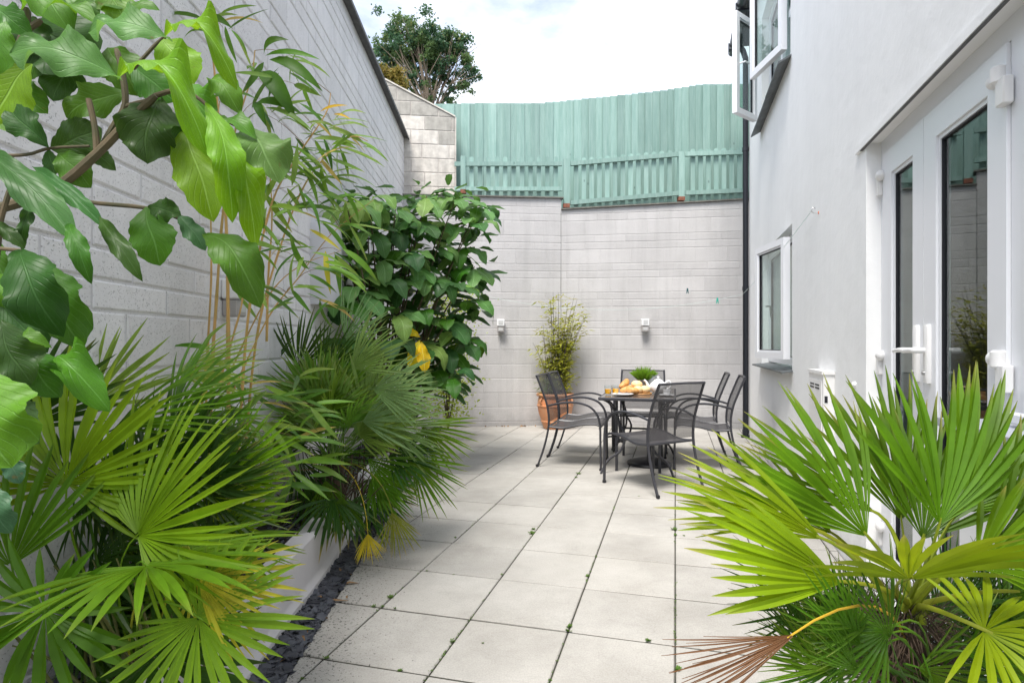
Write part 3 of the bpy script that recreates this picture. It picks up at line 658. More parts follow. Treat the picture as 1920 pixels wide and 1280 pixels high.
for q in range(60):
    y = y0+(y1-y0)*q/59
    for k in range(W): vs.append((LX(-1.335+(0.32)*k/(W-1), y), y, 0.20+random.uniform(-.02, .025)))
m.add(vs, [(q*W+k, q*W+k+1, (q+1)*W+k+1, (q+1)*W+k) for q in range(59) for k in range(W-1)])
tag(m.build('soil', M['soil']), kind='structure')
# slate chippings
def chips(n, fn, zb, smin, smax, name, mt):
    m = MB()
    for _ in range(n):
        x, y = fn(); a = random.uniform(smin, smax); b = a*random.uniform(.4, .8); h = random.uniform(.003, .007)
        z = zb+random.uniform(0, .018); E = Matrix.Rotation(random.uniform(0, 6.28), 3, 'Z') @ Matrix.Rotation(random.uniform(-.4, .4), 3, 'X') @ Matrix.Rotation(random.uniform(-.4, .4), 3, 'Y')
        k = random.uniform(.4, .9)
        base = [(-a/2, -b/2), (a/2*k, -b/2), (a/2, b/2*k), (-a/2*k, b/2)]
        m.add([Vector((x, y, z))+E@Vector((p[0], p[1], dz)) for dz in (0, h) for p in base], [(0,3,2,1),(4,5,6,7),(0,1,5,4),(1,2,6,5),(2,3,7,6),(3,0,4,7)])
    return m.build(name, mt)
def fs():
    y = 1.2+7.4*random.random()**1.6; return LX(random.uniform(-.895, -.762), y), y
tag(chips(4200, fs, -0.007, .025, .06, 'slate_chippings', M['slatechip']), 'narrow strip of dark slate chippings beside the planter', 'chippings', kind='stuff')
def fb():
    y = 1.2+7.2*random.random()**1.4; return LX(random.uniform(-1.31, -1.03), y), y
tag(chips(1500, fb, 0.205, .02, .045, 'bed_chippings', M['slatechip']), 'dark slate mulch on the soil inside the planter', 'mulch', kind='stuff')
m = MB()
for (px, py, l, an) in ((655, 1095, .09, .3), (630, 1100, .07, .5), (620, 1128, .16, .1), (600, 1122, .1, .25), (640, 1075, .05, 1.), (505, 1268, .05, .4)):
    c = onz(px, py, 0.0); d = Vector((math.cos(an), math.sin(an), 0.05))*l; q = Vector((-d.y, d.x, 0)).normalized()*.007
    m.add([c-d/2-q, c-d/2+q, c+Vector((0, 0, .012))+q*1.6, c+d/2+q*.3, c+d/2-q*.3, c+Vector((0, 0, .012))-q*1.6], [(0, 5, 2, 1), (5, 4, 3, 2)])
for _ in range(60):
    y = random.uniform(1.6, 8.3); c = Vector((LX(random.uniform(-.9, -.7), y), y, .012)); an = random.uniform(0, 6.3); d = Vector((math.cos(an), math.sin(an), 0))*random.uniform(.01, .03); q = Vector((-d.y, d.x, .004))*.35
    m.add([c-d, c-q, c+d, c+q+Vector((0, 0, .008))], [(0, 1, 2, 3)])
for _ in range(26):
    t = random.uniform(0, 1); c = Vector((-1.0+1.9*t, 8.62+.14*t, .008)); an = random.uniform(0, 6.3); d = Vector((math.cos(an), math.sin(an)*.6, 0))*random.uniform(.008, .03); q = Vector((-d.y, d.x, .004))*.5
    m.add([c-d, c-q, c+d, c+q+Vector((0, 0, .02))], [(0, 1, 2, 3)])
tag(m.build('fallen_leaves', M['brown']), 'dry brown leaf litter along the slate strip and foot of the back wall', 'leaf litter', kind='stuff')

# weeds in the joints
def weeds():
    m = MB()
    def tuft(c, r, n):
        for _ in range(n):
            an = random.uniform(0, 6.28); d = Vector((math.cos(an), math.sin(an), random.uniform(.15, .9)))*r*random.uniform(.4, 1); q = Vector((-math.sin(an), math.cos(an), 0))*r*.22
            b = c+Vector((random.uniform(-1, 1), random.uniform(-1, 1), 0))*r*.35
            m.add([b, b+d*.5+q, b+d, b+d*.5-q], [(0, 1, 2, 3)])
    for px, py, r in ((733, 1120, .028), (700, 1137, .02), (717, 1137, .016), (740, 1140, .014), (613, 1233, .02), (749, 1257, .018), (566, 1272, .014), (848, 1202, .02), (941, 1077, .016), (997, 1000, .04), (1000, 992, .025), (854, 1008, .018), (1067, 1175, .026), (1066, 1182, .022), (1101, 1080, .02), (1216, 1200, .022), (1265, 993, .035), (1266, 1003, .025), (1282, 1004, .016), (1270, 1255, .03), (1118, 1043, .014), (1198, 930, .014), (1085, 888, .04), (1080, 895, .03), (914, 879, .02), (1011, 870, .02), (1270, 950, .016), (850, 1077, .012), (800, 1070, .012), (905, 1205, .01)):
        tuft(onz(px, py, 0.0), r*.72, 22)
    for i, lim in ((0, 260), (-1, 240), (-2, 240), (-3, 140), (-4, 60)):
        for _ in range(lim):
            t = 2.0+6.5*random.random()**1.7
            if math.sin(t*5+i*2)+random.uniform(-.8, .8) < 0.1: continue
            tuft(G(i*DS+random.uniform(-.004, .004), t, -.002), random.uniform(.004, .011), 4)
    return m.build('joint_weeds', M['palm'], color=(0.09, 0.17, 0.03))
tag(weeds(), 'small green weeds and moss growing in the joints between the slabs', 'weeds', kind='stuff')

# ================================================================== HOUSE
WS, TE = 0.925, 8.28
house = empty('house', G(WS, 5, 0), 'white rendered house with french doors and two open casement windows on the right', 'house')
def wallgrid(tc, zc, holes, s0, s1, mt, name):
    m = MB()
    for a, b in zip(tc, tc[1:]):
        for c, d in zip(zc, zc[1:]):
            mt_, mz = (a+b)/2, (c+d)/2
            if any(h[0] < mt_ < h[1] and h[2] < mz < h[3] for h in holes): continue
            m.gbox(s0, s1, a, b, c, d)
    return m.build(name, mt, house)
LWN = (5.33, 7.12, 0.99, 2.20); UWN = (5.40, 7.10, 3.63, 4.80); DRN = (0.9, 3.363, 0.02, 2.22)
wallgrid([-2.0, .9, 3.363, 5.33, 5.40, 7.10, 7.12, TE], [-.05, .02, .99, 2.20, 2.22, 3.63, 4.80, 5.32], [LWN, UWN, DRN], WS, WS+.26, M['stucco'], 'wall')
m = MB(); m.gbox(WS+.26, 6.0, TE-.26, TE, -.05, 5.32); m.gbox(5.8, 6.0, -2, TE-.26, -.05, 5.32); m.gbox(WS+.26, 5.8, -2, -1.8, -.05, 5.32); m.build('side_wall', M['stucco'], house)
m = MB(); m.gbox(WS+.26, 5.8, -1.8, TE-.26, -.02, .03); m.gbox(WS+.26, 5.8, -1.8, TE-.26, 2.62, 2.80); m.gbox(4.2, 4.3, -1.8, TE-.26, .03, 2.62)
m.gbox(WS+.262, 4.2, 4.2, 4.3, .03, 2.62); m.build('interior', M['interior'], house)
m = MB(); m.hexa([G(WS-.20, -2.2, 5.30), G(6.3, -2.2, 5.30), G(6.3, TE+.5, 5.30), G(WS-.20, TE+.5, 5.30), G(WS-.20, -2.2, 5.36), G(6.3, -2.2, 7.4), G(6.3, TE+.5, 7.4), G(WS-.20, TE+.5, 5.36)]); m.build('roof', M['roof'], house)
# gutter: half-round channel with brackets
m = MB(); gs, gz = WS-.155, 5.26; n = 9; vs = []
for t in (-2.2, TE+.55):
    for k in range(n): an = math.pi*k/(n-1); vs.append(G(gs+.06*math.cos(an), t, gz-.06*math.sin(an)))
    for k in range(n): an = math.pi*(n-1-k)/(n-1); vs.append(G(gs+.054*math.cos(an), t, gz-.054*math.sin(an)))
k2 = 2*n; m.add(vs, [(k, (k+1) % k2, k2+(k+1) % k2, k2+k) for k in range(k2)]+[tuple(range(k2)), tuple(range(2*k2-1, k2-1, -1))])
gut = m.build('gutter', M['black_pipe'], house)
for t in (8.6, 7.6, 6.6, 5.6, 4.6):
    b = MB(); b.gbox(gs-.072, gs+.10, t-.02, t+.02, gz-.085, gz-.062); b.gbox(gs-.075, gs-.062, t-.02, t+.02, gz-.0845, gz+.02); b.build('gutter_bracket', M['black_pipe'], gut)
m = MB(); ps, pt = WS-.045, TE-.02
m.tube([G(ps, pt, -.0), G(ps, pt, 4.9), G(ps-.03, pt, 5.0), G(gs, pt, 5.12), G(gs, pt, 5.2)], .036, 14)
pipe = tag(m.build('drainpipe', M['black_pipe'], house, smooth=1), None)
for z in (.05, 1.9, 3.7):
    b = MB(); b.tube([G(ps, pt, z), G(ps, pt, z+.05)], .042, 14); b.build('pipe_collar', M['black_pipe'], pipe, smooth=1)
b = MB(); b.gbox(ps-.055, ps+.055, pt-.04, pt+.04, 0.0, .03); b.build('pipe_shoe', M['black_pipe'], pipe)

# window joinery helper: rectangular frame between two ground points a,b (Vector xy) zs, with glazing
def leafframe(name, a, b, z0, z1, w, th, parent, out, mt=None, glass=True, bead=True, mull=0):
    mt = mt or M['upvc']
    a = Vector((a.x, a.y, 0)); b = Vector((b.x, b.y, 0)); d = (b-a).normalized(); ln = (b-a).length; o = Vector(out).normalized()*th
    def bar(m, u0, u1, c0, c1, o0=0., o1=1.):
        p = [a+d*u0+o*o0, a+d*u1+o*o0, a+d*u1+o*o1, a+d*u0+o*o1]
        m.hexa([q+Vector((0, 0, c0)) for q in p]+[q+Vector((0, 0, c1)) for q in p])
    def ring(m, e, i, o0, o1):
        bar(m, e, ln-e, z0+e, z0+i, o0, o1); bar(m, e, ln-e, z1-i, z1-e, o0, o1); bar(m, e, i, z0+i, z1-i, o0, o1); bar(m, ln-i, ln-e, z0+i, z1-i, o0, o1)
    m = MB(); ring(m, 0, w, 0, 1)
    if mull: bar(m, ln/2-.03, ln/2+.03, z0+w, z1-w)
    fr = m.build(name, mt, parent)
    if bead:
        m = MB(); ring(m, w+.001, w+.016, .25, .82); m.build('glazing_bead', mt, fr)
        m = MB(); ring(m, w+.017, w+.022, .3, .72); m.build('gasket', M['gasket'], fr)
    if glass:
        m = MB(); g0 = w+.010
        if True: bar(m, g0, ln-g0, z0+g0, z1-g0, .48, .56)
        m.build('pane', M['glass'], fr)
    return fr
OUT = -SV
# lower window
win = leafframe('window', G(WS+.13, LWN[0]+.002), G(WS+.13, LWN[1]-.002), 1.02, 2.198, .055, .06, house, OUT, mull=1)
hin = G(WS-.005, LWN[0]+.06); free = G(.775, 6.02)
dn = (free-hin).normalized(); outn = Vector((-dn.y, dn.x, 0));  outn = outn if outn.dot(OUT) > 0 else -outn
cas = leafframe('open_casement', hin, free, 1.085, 2.10, .055, .055, win, outn)
m = MB(); p = hin+dn*.60-outn*.03+Vector((0, 0, 1.56)); m.tube([p, p-outn*.04, p-outn*.045+Vector((0, 0, -.10))], .009, 8); m.build('casement_handle', M['steel'], cas, smooth=1) if False else m.build('casement_handle', M['steel'], win, smooth=1)
m = MB(); m.gbox(WS+.235, WS+.24, 5.5, 7.0, 1.05, 2.15); m.build('curtain', M['curtain'], house)
def slates(t0, t1, s_in, s_out, z_in, z_out, n, name):
    root = MB(); root.gbox(s_in-.004, s_in+.0, t0+.02, t1-.02, z_in-.03, z_in-.005); rt = root.build(name, M['stucco'], house)
    for k in range(n):
        a = t0+(t1-t0)*k/n; b = t0+(t1-t0)*(k+1)/n-.003; w1 = random.uniform(-.006, .006)
        m = MB(); m.hexa([G(s_out+w1, a, z_out-.014), G(s_in, a, z_in-.014), G(s_in, b, z_in-.014), G(s_out+w1, b, z_out-.014), G(s_out+w1, a, z_out), G(s_in, a, z_in), G(s_in, b, z_in), G(s_out+w1, b, z_out)])
        m.build('slate', M['slate'], rt)
slates(5.30, 7.22, WS+.068, WS-.085, 1.005, .985, 4, 'window_sill')
slates(5.36, 7.22, WS+.068, WS-.10, 3.64, 3.55, 5, 'window_sill')
# upper window with two open casements
win2 = leafframe('window', G(WS+.13, UWN[0]+.002), G(WS+.13, UWN[1]-.002), 3.66, 4.798, .055, .06, house, OUT, mull=1)
h1 = G(WS-.02, 5.44); f1 = G(.72, 5.99); d1 = (f1-h1).normalized(); o1 = Vector((-d1.y, d1.x, 0)); o1 = o1 if o1.dot(OUT) > 0 else -o1
leafframe('open_casement', h1, f1, 3.68, 4.76, .055, .05, win2, o1)
h2 = G(.876, 7.08); f2 = G(.632, 6.74); d2 = (f2-h2).normalized(); o2 = Vector((-d2.y, d2.x, 0)); o2 = o2 if o2.dot(TV) > 0 else -o2
c2 = leafframe('open_casement', h2, f2, 3.67, 4.75, .055, .055, win2, o2)
m = MB(); p = h2+d2*.36-o2*.03+Vector((0, 0, 4.2)); m.tube([p+o2*.03, p-o2*.03, p-o2*.035-d2*.11], .009, 8); m.build('casement_handle', M['upvc'], win2, smooth=1)
m = MB(); m.gbox(WS+.245, WS+.25, 5.5, 7.0, 3.7, 4.75); m.build('curtain', M['curtain'], house)
# french doors
DS_ = WS+.067+.075
m = MB(); fs0, fs1 = WS+.067, WS+.14
m.gbox(fs0, fs1, 3.30, 3.3625, .02, 2.2195); m.gbox(fs0, fs1, .9005, 3.30, 2.145, 2.2195); m.gbox(fs0, fs1, 2.09, 2.165, .02, 2.145); m.gbox(fs0, fs1, .9005, 2.09, .02, .09)
m.gbox(fs0-.006, fs0+.05, 2.035, 2.088, .02, 2.145)
dfr = m.build('door_frame', M['upvc'], house)
m = MB(); m.gbox(fs0+.001, fs0+.03, 2.1655, 2.1675, .08, 2.14); m.gbox(fs0+.001, fs0+.03, 2.7985, 2.8025, .08, 2.14); m.build('gasket', M['gasket'], dfr)
def door(t0, t1, name):
    fr = leafframe(name, G(WS+.105, t0), G(WS+.105, t1), .08, 2.14, .115, .05, house, OUT)
    m = MB(); m.gbox(WS+.0515, WS+.0545, t0+.155, t1-.155, .55, .70); return fr
dA = door(2.803, 3.298, 'door'); dB = door(2.168, 2.798, 'door')
# glazed side light next to the doors
leafframe('side_light', G(WS+.105, .95), G(WS+.105, 2.03), .095, 2.14, .09, .05, house, OUT)
def handle(parent, t, dirt, z=1.19, plate=.21):
    s = WS+.055
    m = MB()
    prof = [(t-.015, z-.13), (t+.015, z-.13), (t+.018, z-.11), (t+.018, z+.09), (t+.012, z+.105), (t-.012, z+.105), (t-.018, z+.09), (t-.018, z-.11)]
    n = len(prof); m.add([G(s, a, b) for a, b in prof]+[G(s-.014, a, b) for a, b in prof]+[G(s-.018, t+(a-t)*.7, z+(b-z)*.95) for a, b in prof],
        [(k, (k+1) % n, n+(k+1) % n, n+k) for k in range(n)]+[(n+k, n+(k+1) % n, 2*n+(k+1) % n, 2*n+k) for k in range(n)]+[tuple(2*n+k for k in range(n))])
    h = m.build('handle_plate', M['upvc_warm'], parent, smooth=1)
    m = MB(); m.tube(smoothpath([G(s-.015, t, z), G(s-.05, t, z), G(s-.058, t+dirt*.03, z+.001), G(s-.052, t+dirt*.12, z-.004)], 4), [.012]*6+[.010]*4+[.009]*3, 10); m.build('lever', M['upvc_warm'], h, smooth=1)
    m = MB(); m.tube([G(s-.018, t, z-.09), G(s-.026, t, z-.09)], .008, 10); m.build('keyhole', M['steel'], h, smooth=1)
handle(dA, 2.855, 1); handle(dB, 2.742, 1)
def hinge(t, z, big=1.0):
    s = fs0-.002
    m = MB(); m.box((0, 0, 0), (.03, .05, .085), M=None, bev=.004)
    m.v = [tuple(G(s-.017+v[0], t-.012+v[1], z-.03+v[2])) for v in m.v]
    q = MB(); q.tube([(0, 0, -.025), (0, 0, -.02), (0, 0, .02), (0, 0, .025)], [.016, .022, .022, .016], 14); q.v = [tuple(G(s-.022+v[0], t+.012+v[1], z+.03+v[2]*1.1)) for v in q.v]; m.add(q.v, q.f)
    q = MB(); q.tube([(0, 0, 0), (0, .05, 0)], .022, 14); q.v = [tuple(G(s-.014+v[0]*.8, t+.022+v[1], z+.03+v[2])) for v in q.v]; m.add(q.v, q.f)
    m.build('hinge', M['upvc_warm'], dfr, smooth=1)
for z in (2.02, 1.14, .3): hinge(2.175, z)
for z in (2.02, 1.14, .3):
    s = fs0-.002; m = MB(); m.box((0, 0, 0), (.026, .035, .09), bev=.004); m.v = [tuple(G(s-.014+v[0], 3.325+v[1], z-.03+v[2])) for v in m.v]
    q = MB(); q.ball((0, 0, 0), (.022, .03, .026), 12, 8); q.v = [tuple(G(s-.02+v[0], 3.30+v[1], z+.02+v[2])) for v in q.v]; m.add(q.v, q.f); m.build('hinge', M['upvc_warm'], dfr, smooth=1)
# lintel bead with dark crack
m = MB(); m.gbox(WS-.016, WS+.002, .9, 3.50, 2.205, 2.238); m.build('lintel_bead', M['stucco'], house)
m = MB(); m.gbox(WS-.012, WS-.0005, .9, 3.42, 2.2, 2.2045); m.build('lintel_crack', M['coping'], house)
# ledge beside the doors
led = empty('wall_ledge', G(.93, 1.6, .6), 'pale grey topped white ledge in front of the doors at the right edge', 'ledge')
m = MB(); m.gbox(.845, .988, .9, 2.30, .945, .972); m.build('ledge_top', mat('pale_grey_slab', (.42, .44, .48), .5), led)
m = MB(); m.gbox(.885, .985, .95, 2.24, .02, .9445); m.build('ledge_panel', M['upvc'], led)
m = MB(); m.box((0, 0, 0), (.03, .12, .03), bev=.004); m.v = [tuple(G(.965+v[0], 2.05+v[1], 1.0+v[2])) for v in m.v]; m.build('ledge_block', M['upvc'], led)
# meter box
mb = empty('meter_box', G(WS, 4.2, .75), 'white plastic meter box with vent slots on the house wall below the hook', 'meter box')
m = MB(); m.gbox(.862, .924, 3.97, 4.37, .42, 1.03); m.gbox(.852, .924, 3.96, 4.38, 1.0305, 1.05); m.build('case', M['upvc_warm'], mb)
m = MB(); m.gbox(.856, .8615, 4.0, 4.34, .44, .99); dr = m.build('cover', M['upvc_warm'], mb)
for t in (4.05, 4.19):
    m = MB(); m.gbox(.8545, .8555, t, t+.11, .955, .965); m.gbox(.8545, .8555, t, t+.11, .935, .945); m.build('vent_slot', M['gasket'], dr)
m = MB(); m.gbox(.868, .885, 3.9665, 3.9695, .86, .90); m.build('latch', M['gasket'], mb)
# small vent knob on wall & rust run
m = MB(); m.ball(tuple(G(WS, 3.55, 1.0)), (.02, .02, .016), 10, 6); m.build('wall_knob', M['stucco'], house, smooth=1)
m = MB(); m.ball(tuple(G(WS-.002, 7.35, 1.99)), (.012, .012, .02), 10, 6); m.build('wall_plug', M['lampgrey'], house, smooth=1)

# hook and clothes line
hp = G(WS-.0, 4.39, 2.09)
m = MB(); m.tube(smoothpath([hp, hp-SV*.03, hp-SV*.045+Vector((0, 0, .015)), hp-SV*.035+Vector((0, 0, .035)), hp-SV*.02+Vector((0, 0, .03))], 4), .003, 6)
hk = tag(m.build('hook', M['steel'], org=hp, smooth=1), 'small steel hook in an orange wall plug on the house wall', 'hook')
m = MB(); m.tube([hp-SV*.004, hp+SV*.001], .009, 10); m.build('wall_plug', M['orange'], hk, smooth=1)
pp = G(ps-.04, pt, 1.85); la = Vector((LX(LW, 7.8), 7.8, 2.2)); h0 = hp-SV*.045+Vector((0, 0, .012))
def sag(a, b, s, n=24): return [a.lerp(b, k/n)-Vector((0, 0, 4*s*(k/n)*(1-k/n))) for k in range(n+1)]
l2p = sag(pp, la, .35)
m = MB(); m.tube(sag(h0, pp, .03, 8), .0022, 5); m.tube(l2p, .0022, 5)
tag(m.build('clothes_line', M['line'], org=pp, smooth=True), 'thin green clothes line from the house hook round the drainpipe to the left wall', 'clothes line')
def peg(c, mt, label, tilt):
    m = MB()
    for s_ in (-1, 1): m.tube([c+Vector((s_*.004, 0, .035)), c+Vector((s_*.006, 0, .0)), c+Vector((s_*.013, 0, -.04))], [.006, .007, .005], 6)
    m.tube([c+Vector((-.012, 0, .005)), c+Vector((.012, 0, .005))], .005, 6)
    tag(m.build('clothes_peg', mt, org=c, smooth=1), label, 'clothes peg', 'clothes pegs')
u = .06; q = l2p[2].lerp(l2p[1], .3); peg(q+Vector((0, 0, -.01)), M['teal_peg'], 'bright teal clothes peg hanging on the line near the drainpipe', 0)
peg(P(1289, 545, 8.52), M['dark_peg'], 'dark green clothes peg caught against the back wall above the table', 0)

# wall lamps
def wall_lamp(c, nrm, label):
    rz = math.atan2(nrm.x, -nrm.y); root = empty('wall_lamp', c, label, 'wall lamp', 'up and down wall lamps', rz=rz)
    m = MB(); m.box((0, -.045, .045), (.11, .09, .10), bev=.008); a = m.build('upper_shade', M['lampwhite'], root, local=True)
    m = MB(); m.box((0, -.0915, .05), (.065, .004, .055)); m.build('upper_lens', M['lampglass'], root, local=True)
    m = MB(); m.box((0, -.04, -.05), (.10, .08, .082), bev=.008); m.build('lower_shade', M['lampgrey'], root, local=True)
    m = MB(); m.box((0, -.0815, -.05), (.06, .003, .035)); m.build('lower_lens', M['lampglass'], root, local=True)
    return root
wall_lamp(P(939, 611, 8.75), Vector((0, -1, 0)), 'small white and grey wall lamp between the big shrub and the potted bamboo')
wall_lamp(P(1208, 610, 8.66), Vector((0, -1, 0)), 'small white and grey wall lamp on the back wall above the table')
wl3 = wall_lamp(Vector((LX(LW, 2.95)+.005, 2.95, CH+.22)), Vector((1, 0, 0)), 'grey wall lamp on the left wall half hidden behind the bamboo canes')
# domed grey casing on the left wall
yv = 4.45; c = Vector((LX(LW, yv), yv, 0))
m = MB(); prof = []
for k in range(11): an = math.pi*k/10; prof.append((.16*math.cos(an), .19*math.sin(an)))
for (z, f) in ((1.50, 1), (2.02, 1), (2.08, .93), (2.12, .75), (2.145, .45), (2.15, .05)):
    for a, b in prof: m.v.append((c.x+b*f+.001, c.y+a*f, z)); m.a.append(0)
n = 11
for r in range(5):
    for k in range(n-1): m.f.append((r*n+k, r*n+k+1, (r+1)*n+k+1, (r+1)*n+k))
tag(m.build('vent_casing', mat('pale_grey_casing', (.52, .52, .53), .4), org=(c.x, c.y, 1.5), smooth=1), 'pale grey half-round casing with domed top on the left wall behind the bamboo', 'wall casing')

# ================================================================== TABLE AND CHAIRS
TC = Vector((1.30, 6.05, 0)); TZ = .72
table = empty('garden_table', TC, 'dark glass topped garden table with curved metal legs laid for breakfast', 'table', rz=-TH)
m = MB(); m.box((0, 0, TZ-.006), (.66, 1.26, .012)); m.build('table_top', M['tabletop'], table, local=True)
m = MB()
for a in ((0, .64, .69, .03), (0, -.64, .69, .03)): m.box((a[0], a[1], TZ-.014), (a[2], a[3], .03), bev=.005)
for a in (.337, -.337): m.box((a, 0, TZ-.014), (.025, 1.25, .029), bev=.005)
m.build('table_rim', M['metal'], table, local=True)
for sx in (-1, 1):
    for sy in (-1, 1):
        m = MB(); m.tube([(sx*.20, sy*.40, 0), (sx*.20, sy*.40, TZ-.03)], .018, 4)
        for dy in (0, .12):
            m.tube(smoothpath([(sx*.33, sy*(.50-dy), TZ-.03), (sx*.25, sy*(.49-dy), .64), (sx*.185, sy*(.46-dy*.8), .50), (sx*.17, sy*(.43-dy*.4), .36), (sx*.20, sy*.42, .26)], 4), .009, 6, flat=1.4)
        m.tube(smoothpath([(sx*.19, sy*.36, .46), (sx*.12, sy*.40, .34), (sx*.16, sy*.44, .20), (sx*.27, sy*.52, .12), (sx*.33, sy*.58, .0)], 4), .010, 6, flat=1.4)
        m.build('leg', M['metal'], table, local=True, smooth=1)
m = MB(); m.box((0, .40, .30), (.40, .02, .02)); m.box((0, -.40, .30), (.40, .02, .02)); m.build('stretcher', M['metal'], table, local=True)
bc = onz(1217, 870, 0); bc.z = 0
pb = empty('parasol_base', bc, 'round black parasol base on the slabs under the table', 'parasol base')
m = MB(); m.lathe([(.0, .0), (.215, .0), (.222, .012), (.215, .028), (.17, .05), (.10, .068), (.045, .078), (.0, .08)], 32, bc); m.build('weight', M['base'], pb, smooth=1)
m = MB(); m.lathe([(.024, .075), (.024, .30), (.020, .31), (.0, .31)], 16, bc); m.build('tube', M['base'], pb, smooth=1)

def make_chair():
    root = empty('garden_chair', (0, 0, 0)); W = .255
    for s in (-1, 1):
        m = MB(); m.tube(smoothpath([(s*W, -.36, 0), (s*W, -.29, .20), (s*W, -.245, .42), (s*W, -.26, .60), (s*W, -.315, .76), (s*W*.98, -.37, .895)], 4), .013, 6, flat=.8); m.build('back_upright', M['metal'], root, local=True, smooth=1)
        m = MB(); m.tube(smoothpath([(s*.285, .27, 0), (s*.285, .265, .25), (s*.287, .262, .42), (s*.29, .235, .53), (s*.292, .16, .61), (s*.29, .03, .645), (s*.28, -.12, .635), (s*W, -.262, .60)], 4), .013, 6, flat=.8); m.build('arm_and_front_leg', M['metal'], root, local=True, smooth=1)
        m = MB(); m.tube(smoothpath([(s*.262, .262, .42), (s*.25, .20, .437), (s*.25, .06, .425), (s*.25, -.10, .39), (s*.25, -.245, .40)], 4), .011, 6); m.build('seat_rail', M['metal'], root, local=True, smooth=1)
        for (x, y) in ((s*W, -.36), (s*.285, .27)):
            m = MB(); m.tube([(x, y, 0), (x, y, .022)], .017, 8); m.build('foot_cap', M['base'], root, local=True, smooth=1)
    m = MB(); m.tube([(-W, -.37, .893), (0, -.385, .897), (W, -.37, .893)], .011, 6); m.build('top_rail', M['metal'], root, local=True, smooth=1)
    m = MB(); m.tube([(-.25, -.245, .40), (.25, -.245, .40)], .010, 6); m.tube([(-.27, .255, .40), (.27, .255, .40)], .009, 6); m.build('cross_bar', M['metal'], root, local=True, smooth=1)
    def sheet(prof, w, name, dish=.012):
        m = MB(); K = 7; vs = []
        pr = smoothpath(prof, 3)
        for p in pr:
            for k in range(K):
                u = -1+2*k/(K-1); vs.append((w*u, p.y+(0 if name == 'seat' else -dish*(1-u*u)), p.z-(dish*(1-u*u) if name == 'seat' else 0)))
        m.add(vs, [(i*K+k, i*K+k+1, (i+1)*K+k+1, (i+1)*K+k) for i in range(len(pr)-1) for k in range(K-1)])
        m.build(name, M['seat_sling' if name == 'seat' else 'sling'], root, local=True, smooth=True)
    sheet([(0, .275, .415), (0, .245, .436), (0, .19, .440), (0, .06, .428), (0, -.10, .393), (0, -.235, .40)], .247, 'seat')
    sheet([(0, -.248, .43), (0, -.262, .60), (0, -.315, .76), (0, -.37, .885)], .25, 'back_sling')
    return root
ch0 = make_chair(); GRP = 'garden chairs round the table'
def place(src, c, heading, label, first=False):
    rz = math.atan2(-heading.x, heading.y)
    if first: src.location = c; src.rotation_euler = (0, 0, rz); o = src
    else: o = copy_thing(src, c, rz)
    tag(o, label, 'chair', GRP); return o
place(ch0, Vector((1.19, 5.14, 0)), Vector((-.5, .866, 0)), 'dark mesh garden chair nearest the camera, turned with its back towards us', True)
place(ch0, Vector((.665, 6.06, 0)), SV, 'nearer dark mesh garden chair on the left side of the table')
place(ch0, Vector((.665, 6.06, 0))+TV*.56, SV, 'further dark mesh garden chair on the left side, in front of the terracotta pot')
place(ch0, Vector((1.89, 5.93, 0)), -SV, 'nearer dark mesh garden chair on the right side, closest to the house')
place(ch0, Vector((1.95, 6.50, 0)), -SV, 'further dark mesh garden chair on the right side, next to the drainpipe')
place(ch0, Vector((1.50, 6.93, 0)), -TV, 'dark mesh garden chair at the far end of the table facing us')

# ---- breakfast
def on_table(px, py): return onz(px, py, TZ)
def tumbler(c, label, lvl):
    root = empty('juice_glass', c, label, 'glass', 'glasses of orange juice')
    m = MB(); m.lathe([(0, .002), (.027, .002), (.030, .008), (.038, .092), (.0365, .092), (.0285, .012), (0, .012)], 20, c); m.build('tumbler', M['clear'], root, smooth=1)
    m = MB(); m.lathe([(0, .013), (.0275, .013), (.0275+.005*lvl, .013+.07*lvl), (0, .013+.07*lvl)], 20, c); m.build('juice', M['juice'], root, smooth=1)
tumbler(on_table(1140, 740), 'left glass of orange juice at the table corner', .62)
tumbler(on_table(1154, 739.4), 'right glass of orange juice in front of the croissants', .62)
tumbler(on_table(1213, 738), 'glass of orange juice beside the teapot spout', .75)
c = on_table(1167, 741.3)
m = MB(); m.lathe([(0, .002), (.05, .002), (.065, .006), (.105, .016), (.105, .019), (.065, .011), (0, .008)], 32, c)
pl = tag(m.build('plate', M['porcelain'], org=c, smooth=1), 'white side plate with a knife near the front table edge', 'plate')
m = MB(); m.tube([c+Vector((-.07, -.02, .017)), c+Vector((.0, .0, .022)), c+Vector((.075, .02, .02))], .004, 6, flat=.5); tag(m.build('knife', M['steel'], org=c, smooth=1), 'steel knife lying across the white plate', 'knife')
c = on_table(1196, 738)
m = MB(); m.lathe([(0, .0), (.135, .0), (.138, .007), (.135, .014), (0, .014)], 28, c)
tag(m.build('bread_board', M['board'], org=c, smooth=1), 'round wooden board carrying the rolls and croissants', 'board')
bz = TZ+.014
def roll(px, D, z, r, mt, name, label):
    c = P(px, 700, D); c.z = bz+z; m = MB(); m.ball((0, 0, 0), (r[0], r[1], r[2]), 16, 10, wob=.03); m.v = [tuple(c+Vector(v)) for v in m.v]
    tag(m.build(name, mt, org=c, smooth=True), label, name.replace('_', ' '), name.replace('_', ' ')+'s on the board')
